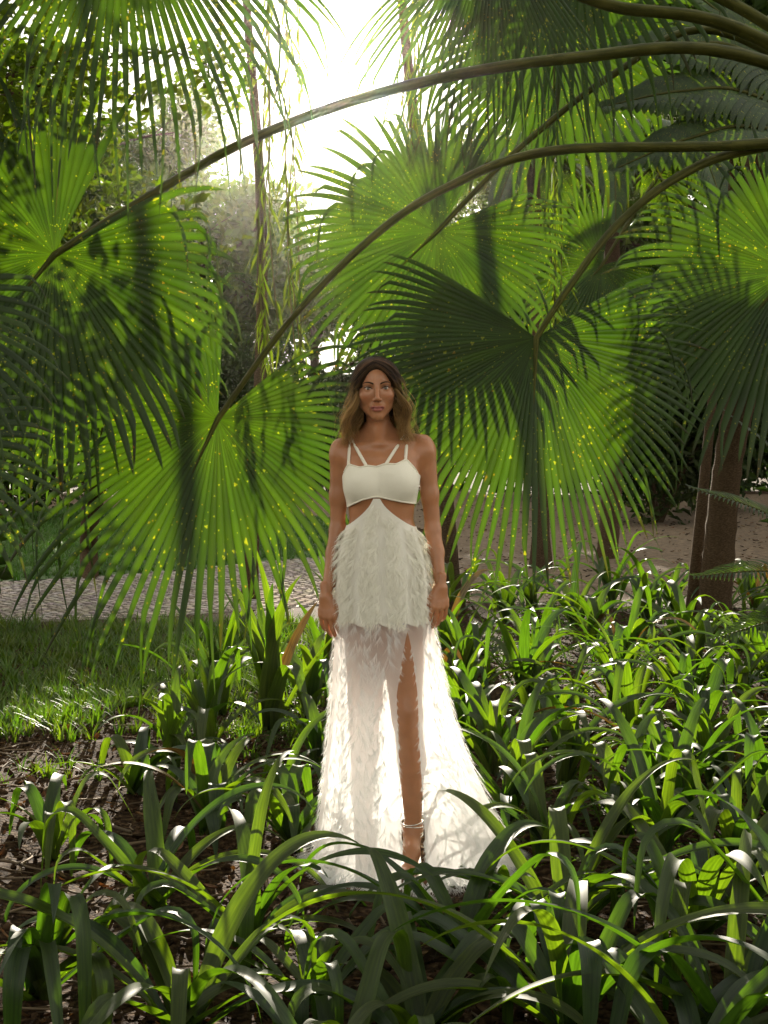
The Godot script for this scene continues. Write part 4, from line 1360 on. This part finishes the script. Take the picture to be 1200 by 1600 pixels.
	var Q := thing("feather_palm", sc, "small feather palm reaching in at the right edge with thin bright leaflets", "palm tree")
	palm_trunk(Q, [sc - Vector3(0, 0.1, 0), sc + Vector3(0, 0.3, 0), sc + Vector3(0, 0.55, 0)], [0.07, 0.06, 0.05])
	var sh := sc + Vector3(0, 0.5, 0)
	for q in [[1250, 760, 1130, 640], [1240, 830, 1075, 760], [1240, 900, 1085, 900], [1260, 720, 1180, 560], [1260, 960, 1110, 1000]]:
		pinnate(Q, "", [sh, at(q[0], q[1], 6.9), at(q[2], q[3], 6.6)], 0.01, 0.2, 0.007, 0.026, 0.4, Vector3(0.1, 0.9, 0.4))
	var dp := on_ground(935, 800)
	dp.z = -17.0; dp.x = 2.7
	var E := thing("feather_palm", dp, "feather palm standing farther back between the trunks on the right", "palm tree")
	var eh := dp + Vector3(0, 4.2, 0)
	palm_trunk(E, [dp - Vector3(0, 0.1, 0), dp + Vector3(0.1, 2, 0), eh], [0.13, 0.11, 0.09])
	for k in 11:
		var yaw := k * TAU / 11 + rnd(-0.2, 0.2)
		var d := Vector3(cos(yaw), 0, sin(yaw))
		pinnate(E, "", [eh, eh + d * 0.9 + Vector3(0, 0.75, 0), eh + d * 1.8 + Vector3(0, 0.5, 0), eh + d * 2.5 + Vector3(0, -0.6, 0)], 0.025, 0.55, 0.045, 0.07, 1.0, Vector3(0, 1, 0))

func make_trees() -> void:
	rng.seed = 41
	# slender trunks among the palms
	tree(on_ground(389, 938), 11.5, 2.2, 0.07, Vector3(0.05, 0, -0.3), 8, 34, 0.3, Color(0.06, 0.1, 0.016), "slender tree with a thin brown trunk behind the broad left fan", 0.74)
	tree(on_ground(846, 888), 12.0, 2.4, 0.11, Vector3(-0.5, 0, 0.3), 8, 34, 0.3, Color(0.055, 0.1, 0.016), "tree whose trunk stands behind the dark fan right of the woman", 0.74)
	tree(on_ground(712, 958), 11.0, 1.9, 0.075, Vector3(-0.35, 0, -0.8), 7, 30, 0.28, Color(0.06, 0.1, 0.018), "thin tree just right of the woman's arm", 0.74)
	tree(on_ground(1076, 978), 6.0, 1.5, 0.055, Vector3(0.35, 0, -0.1), 6, 30, 0.28, Color(0.055, 0.09, 0.016), "crooked thin tree leaning on the thick palm trunk at the right", 0.7)
	tree(Vector3(-2.75, 0, -7.0), 4.6, 1.6, 0.08, Vector3(0.5, 0, -0.2), 8, 26, 0.16, Color(0.13, 0.17, 0.02), "small-leaved tree at the left edge with yellow-green twigs", 0.5, "", 0.6)
	tree(Vector3(3.4, 0, 0.6), 8.5, 4.2, 0.2, Vector3(-0.8, 0, -0.4), 12, 110, 0.34, Color(0.05, 0.085, 0.016), "spreading tree over the bed on the right, its crown above the picture", 0.72)
	tree(Vector3(-3.6, 0, -1.2), 8.2, 4.0, 0.18, Vector3(0.6, 0, 0.2), 12, 110, 0.34, Color(0.05, 0.085, 0.016), "spreading tree over the bare slope on the left, its crown above the picture", 0.72)
	# the far row that closes the view
	var row := [[-13.5, -36, 11.0, 4.4], [-8.6, -41, 11.6, 4.6], [-10.5, -32, 9.0, 3.6], [-5.2, -38, 8.0, 3.4], [-1.9, -43, 8.3, 3.6], [1.7, -42, 8.2, 3.6], [4.8, -38, 9.4, 3.8], [8.4, -36, 12.0, 4.6], [12.5, -39, 12.0, 4.6], [6.3, -47, 11.5, 4.4], [-9.6, -50, 12.0, 4.4], [-16, -46, 14.0, 5.0], [15, -31, 11.0, 4.2]]
	var words := ["tall spreading tree at the far left behind the lawn", "broad tree with dark limbs seen left of the sun", "lower tree in front of the far left row", "loose tree under the sun on the left", "pale tree right below the sun", "tree behind the spotted fan above the woman", "dense tree behind the upper right fans", "tall dark tree behind the right stalks", "wide tree at the far right behind the palms", "tallest tree of the right background", "tall pale tree at the back, left of the sun", "farthest tree at the left edge", "tree beside the dirt path at the far right"]
	for i in row.size():
		var q: Array = row[i]
		var g := rnd(0.8, 1.2)
		tree(Vector3(q[0], 0, q[1]), q[2], q[3], 0.24, Vector3(rnd(-0.6, 0.6), 0, rnd(-0.5, 0.5)), 10, 19 if absf(q[0] + 2.0) < 4.0 else 30, rnd(0.5, 0.64), Color(0.075 * g, 0.115 * g, 0.018 * g), words[i], 0.42, "trees closing the view behind the lawn", 0.36)
	# dark shrubbery along the far side of the path
	var ord := ["first", "second", "third", "fourth", "fifth", "sixth", "seventh", "eighth", "ninth", "tenth", "eleventh", "twelfth", "thirteenth", "fourteenth", "fifteenth", "sixteenth"]
	for i in 16:
		var x := lerpf(-15, 15, i / 15.0) + rnd(-0.4, 0.4)
		var hgt := rnd(1.4, 1.9) if x > -7 and x < 2 else rnd(2.2, 3.1)
		shrub(Vector3(x, 0, rnd(-37.5, -35.5)), Vector3(1.7, hgt, 1.2), 1700, rnd(0.4, 0.55), Color(0.035, 0.06, 0.014) * rnd(0.7, 1.3), "dark shrub along the far side of the path, %s from the left" % ord[i], "dark shrubs along the far path", i % 3 == 0)
	shrub(on_ground(1040, 812) + Vector3(0, 0, -1), Vector3(1.0, 1.5, 0.8), 700, 0.3, Color(0.09, 0.13, 0.02), "lighter green bush behind the path, seen left of the thick trunk", "", true)
	shrub(Vector3(-3.9, 0, -10.4), Vector3(0.9, 1.3, 0.8), 1300, 0.2, Color(0.05, 0.085, 0.016), "dark bush at the left edge beside the path", "", true)
	shrub(Vector3(4.3, 0, -11.6), Vector3(1.0, 1.2, 0.8), 1000, 0.22, Color(0.045, 0.08, 0.016), "dark bush at the right edge behind the thick trunk", "", true)
	shrub(Vector3(7.0, 0, -19.5), Vector3(1.6, 1.7, 1.2), 1100, 0.35, Color(0.04, 0.07, 0.016), "wide dark bush on the right beside the dirt path", "")
	shrub(Vector3(4.6, 0, -23.5), Vector3(1.3, 1.6, 1.0), 1300, 0.34, Color(0.035, 0.06, 0.013), "dark bush beside the dirt path, right of the dark fan", "", true)
	shrub(Vector3(6.3, 0, -27.0), Vector3(1.7, 2.3, 1.3), 1500, 0.4, Color(0.03, 0.055, 0.012), "tall dark bush beside the dirt path, behind the crooked thin tree", "")
	shrub(Vector3(3.5, 0, -31.0), Vector3(1.5, 2.0, 1.2), 1300, 0.4, Color(0.035, 0.06, 0.012), "dark bush at the far end of the dirt path behind the dark fan", "")
	shrub(Vector3(-6.4, 0, -24.0), Vector3(1.6, 2.0, 1.2), 1500, 0.36, Color(0.04, 0.07, 0.014), "dark bush at the left edge of the lawn", "", true)
	for i in 7:
		shrub(Vector3(lerpf(-3.3, 3.3, i / 6.0) + rnd(-0.2, 0.2), 0, rnd(1.0, 1.6)), Vector3(0.75, 0.75, 0.6), 1000, 0.2, Color(0.05, 0.085, 0.016), "low bush of the bed behind the photographer, %s from the left" % ord[i], "low bushes behind the photographer", true)
	# vines hanging among the fans
	var words2 := ["thin leafy vine hanging left of the woman's head", "longest vine hanging beside the slender trunk", "vine hanging in front of the far trees under the sun", "vine hanging between the fans at the upper right"]
	var spots := [[452, 120, 640, 7.6], [418, 240, 600, 7.8], [655, 120, 330, 8.6], [870, 240, 520, 8.2]]
	for i in 4:
		var q: Array = spots[i]
		var a := at(q[0], q[1] - 260, q[3])
		var e := at(q[0] + rnd(-10, 10), q[2], q[3])
		var V := thing("hanging_vine", e, words2[i], "vine")
		for s in 3:
			var mb := MB.new()
			var off := Vector3(rnd(-0.06, 0.06), 0, rnd(-0.06, 0.06))
			var end := e + off + Vector3(0, rnd(0, 0.35), 0)
			var c := curve([a, a.lerp(end, 0.35) + Vector3(rnd(-0.05, 0.05), 0, rnd(-0.05, 0.05)), a.lerp(end, 0.7) + Vector3(rnd(-0.06, 0.06), 0, 0), end], 8)
			var rr := []
			for k in c.size(): rr.append(0.004)
			mb.tube(c, rr, 5, Color(0.12, 0.1, 0.04))
			for k in 46:
				var p: Vector3 = c[rng.randi() % c.size()] + Vector3(rnd(-0.01, 0.01), rnd(-0.05, 0.05), 0)
				var d := Vector3(rnd(-0.6, 0.6), -1, rnd(-0.6, 0.6)).normalized()
				var l := rnd(0.06, 0.2)
				var S := Vector3(rnd(-1, 1), 0, rnd(-1, 1)).normalized()
				var t := rnd(0.6, 1.2)
				mb.ribbon([p, p + d * l * 0.5 + S.cross(d) * 0.01, p + d * l + Vector3.DOWN * 0.02], [0.003, 0.008, 0.001], [S, S, S], Color(0.12, 0.17, 0.02) * t, Color(0.16, 0.18, 0.03) * t)
			obj("strand", mb, M.foliage, V)

func make_strap_plants() -> void:
	rng.seed = 51
	make_strap_meshes()
	# close to the photographer
	var near := [
		[-0.95, -3.75, 13, 0.93, 0.059, "strap-leaf plant in the bottom left corner with grey shining leaves", 0.6],
		[-0.52, -3.55, 14, 0.93, 0.065, "strap-leaf plant at the bottom left of centre with leaves arching over bare soil", 99.0],
		[-0.2, -3.8, 14, 0.68, 0.062, "strap-leaf plant in front of the dress hem at the left", 99.0],
		[0.08, -3.45, 14, 0.70, 0.065, "dark strap-leaf plant at the bottom middle below the woman's foot", 99.0],
		[0.22, -4.1, 15, 0.85, 0.061, "strap-leaf plant whose leaves arch over the sandal", 99.0],
		[0.48, -3.6, 15, 0.98, 0.065, "dark strap-leaf plant at the bottom, right of centre", 99.0],
		[0.55, -4.25, 15, 0.95, 0.062, "tall upright strap-leaf plant just right of the train, in shade", 99.0],
		[0.88, -3.55, 15, 0.95, 0.065, "shaded strap-leaf plant in the bottom right corner", 99.0],
		[0.95, -4.2, 15, 0.93, 0.062, "shaded strap-leaf plant at the right edge, above the corner one", 99.0],
		[-0.42, -4.25, 13, 0.79, 0.059, "strap-leaf plant with pale sunlit leaves at the left of the dress hem", 99.0],
		[-0.75, -4.5, 12, 0.77, 0.059, "strap-leaf plant with broad folded leaves on the bare slope at the left", 99.0],
		[0.72, -3.2, 14, 0.90, 0.065, "nearest strap-leaf plant at the bottom right, almost black with shade", 99.0],
		[-0.1, -3.2, 12, 0.79, 0.065, "nearest strap-leaf plant at the bottom edge, middle", 99.0],
		[1.2, -3.8, 14, 0.93, 0.062, "strap-leaf plant cut off by the right edge at the bottom", 99.0],
	]
	for q in near:
		strap_clump(Vector3(q[0], ground_y(q[0], q[1]), q[1]), q[2], q[3], q[4], q[5], "", q[6], -0.28)
	var left := [
		[-0.66, -5.35, 13, 0.73, 0.075, "strap-leaf plant with one long folded leaf hanging left of the dress", 0.0],
		[-0.42, -5.9, 10, 0.55, 0.062, "small strap-leaf plant against the left side of the dress", 0.1],
		[-0.58, -7.1, 14, 0.95, 0.088, "upright sunlit strap-leaf plant left of the woman's hand", 0.22],
		[-0.86, -6.7, 12, 0.77, 0.075, "strap-leaf plant in sun left of the upright one", 0.15],
		[-0.42, -7.6, 12, 0.77, 0.069, "strap-leaf plant behind the woman's right hand", 0.15],
		[-1.05, -5.9, 9, 0.55, 0.056, "small strap-leaf plant on the slope at the left", 0.0],
		[-0.3, -6.5, 10, 0.61, 0.062, "low strap-leaf plant half hidden by the dress on the left", 0.1],
		[-0.98, -6.35, 12, 0.66, 0.062, "strap-leaf plant at the front edge of the rough grass", 0.05],
		[-0.72, -5.75, 12, 0.62, 0.062, "strap-leaf plant arching over the bare soil, middle of the slope", 0.0],
		[-1.22, -5.1, 11, 0.6, 0.058, "strap-leaf plant alone on the bare soil near the left edge", -0.1],
		[-0.34, -5.15, 12, 0.6, 0.066, "strap-leaf plant touching the left side of the hem", 0.0],
		[-0.92, -7.7, 13, 0.85, 0.07, "strap-leaf plant in the rough grass in front of the cobbled path", 0.22],
		[-0.3, -8.3, 13, 0.85, 0.07, "strap-leaf plant behind the dress at the near edge of the cobbled path", 0.22],
	]
	for q in left:
		strap_clump(Vector3(q[0], ground_y(q[0], q[1]), q[1]), q[2], q[3], q[4], q[5], "", 99.0, q[6])
	# the bed on the right, row behind row
	var ord := ["nearest the dress", "second from the dress", "third from the dress", "fourth from the dress", "fifth from the dress", "sixth from the dress", "seventh from the dress", "eighth from the dress"]
	var rows := [["beside the train", -4.95, 0.62, 0.34, 5, 0.66], ["behind the train", -5.5, 0.5, 0.34, 6, 0.68], ["beside her shin", -6.15, 0.45, 0.36, 6, 0.7], ["beside her knee", -6.9, 0.45, 0.38, 7, 0.7], ["beside her thigh", -7.8, 0.42, 0.42, 7, 0.7], ["behind her hand", -8.8, 0.5, 0.48, 7, 0.7], ["near the far path", -9.9, 0.5, 0.52, 8, 0.72], ["bordering the far path", -11.2, 0.45, 0.58, 8, 0.75], ["last before the far path", -12.3, 0.7, 0.62, 8, 0.8]]
	for r in rows:
		for k in int(r[4]):
			var x: float = r[2] + r[3] * k + rnd(-0.09, 0.09)
			var z: float = r[1] + rnd(-0.18, 0.18)
			strap_clump(Vector3(x, ground_y(x, z), z), 12 if z > -8 else 11, r[5] * rnd(1.0, 1.35), rnd(0.055, 0.072), "strap-leaf plant %s, row %s" % [ord[k], r[0]], "strap-leaf plants in the bed on the right", 99.0, rnd(-0.05, 0.12))

func _ready() -> void:
	# camera
	var cam := Camera3D.new()
	cam.name = "camera"
	cam.fov = 40.0
	cam.near = 0.05
	cam.far = 600.0
	cam.position = Vector3(0, EYE, 0)
	cam.rotation_degrees.x = -PITCH
	add_child(cam)
	cam.current = true
	# sky and air
	var we := WorldEnvironment.new()
	we.name = "environment"
	var env := Environment.new()
	env.background_mode = Environment.BG_SKY
	var sky := Sky.new()
	var sm := ProceduralSkyMaterial.new()
	sm.sky_top_color = Color(0.86, 0.86, 0.84)
	sm.sky_horizon_color = Color(1.0, 0.97, 0.9)
	sm.sky_curve = 0.2
	sm.ground_bottom_color = Color(0.25, 0.24, 0.2)
	sm.ground_horizon_color = Color(0.5, 0.5, 0.45)
	sm.sun_angle_max = 14.0
	sm.sun_curve = 0.12
	sky.sky_material = sm
	env.sky = sky
	env.background_energy_multiplier = 0.43
	env.tonemap_mode = Environment.TONE_MAPPER_LINEAR
	env.tonemap_exposure = 4.6
	env.sdfgi_enabled = true
	env.ssao_enabled = true
	env.ssil_enabled = true
	we.environment = env
	add_child(we)
	# the sun, low behind her and a little to the left
	var sun := DirectionalLight3D.new()
	sun.name = "sun"
	sun.light_color = Color(1.0, 0.955, 0.88)
	sun.light_energy = 1.6
	sun.light_angular_distance = 0.5
	sun.shadow_enabled = true
	sun.rotation_degrees = Vector3(-15.3, 180.0 + 2.35, 0)
	add_child(sun)
	make_materials()
	make_sprays()
	make_ground()
	make_trees()
	make_palms()
	make_person()
	make_strap_plants()
	# the air between the trees
	env.volumetric_fog_enabled = true
	env.volumetric_fog_density = 0.0002
	env.volumetric_fog_albedo = Color(1.0, 0.98, 0.92)
	env.volumetric_fog_anisotropy = 0.96
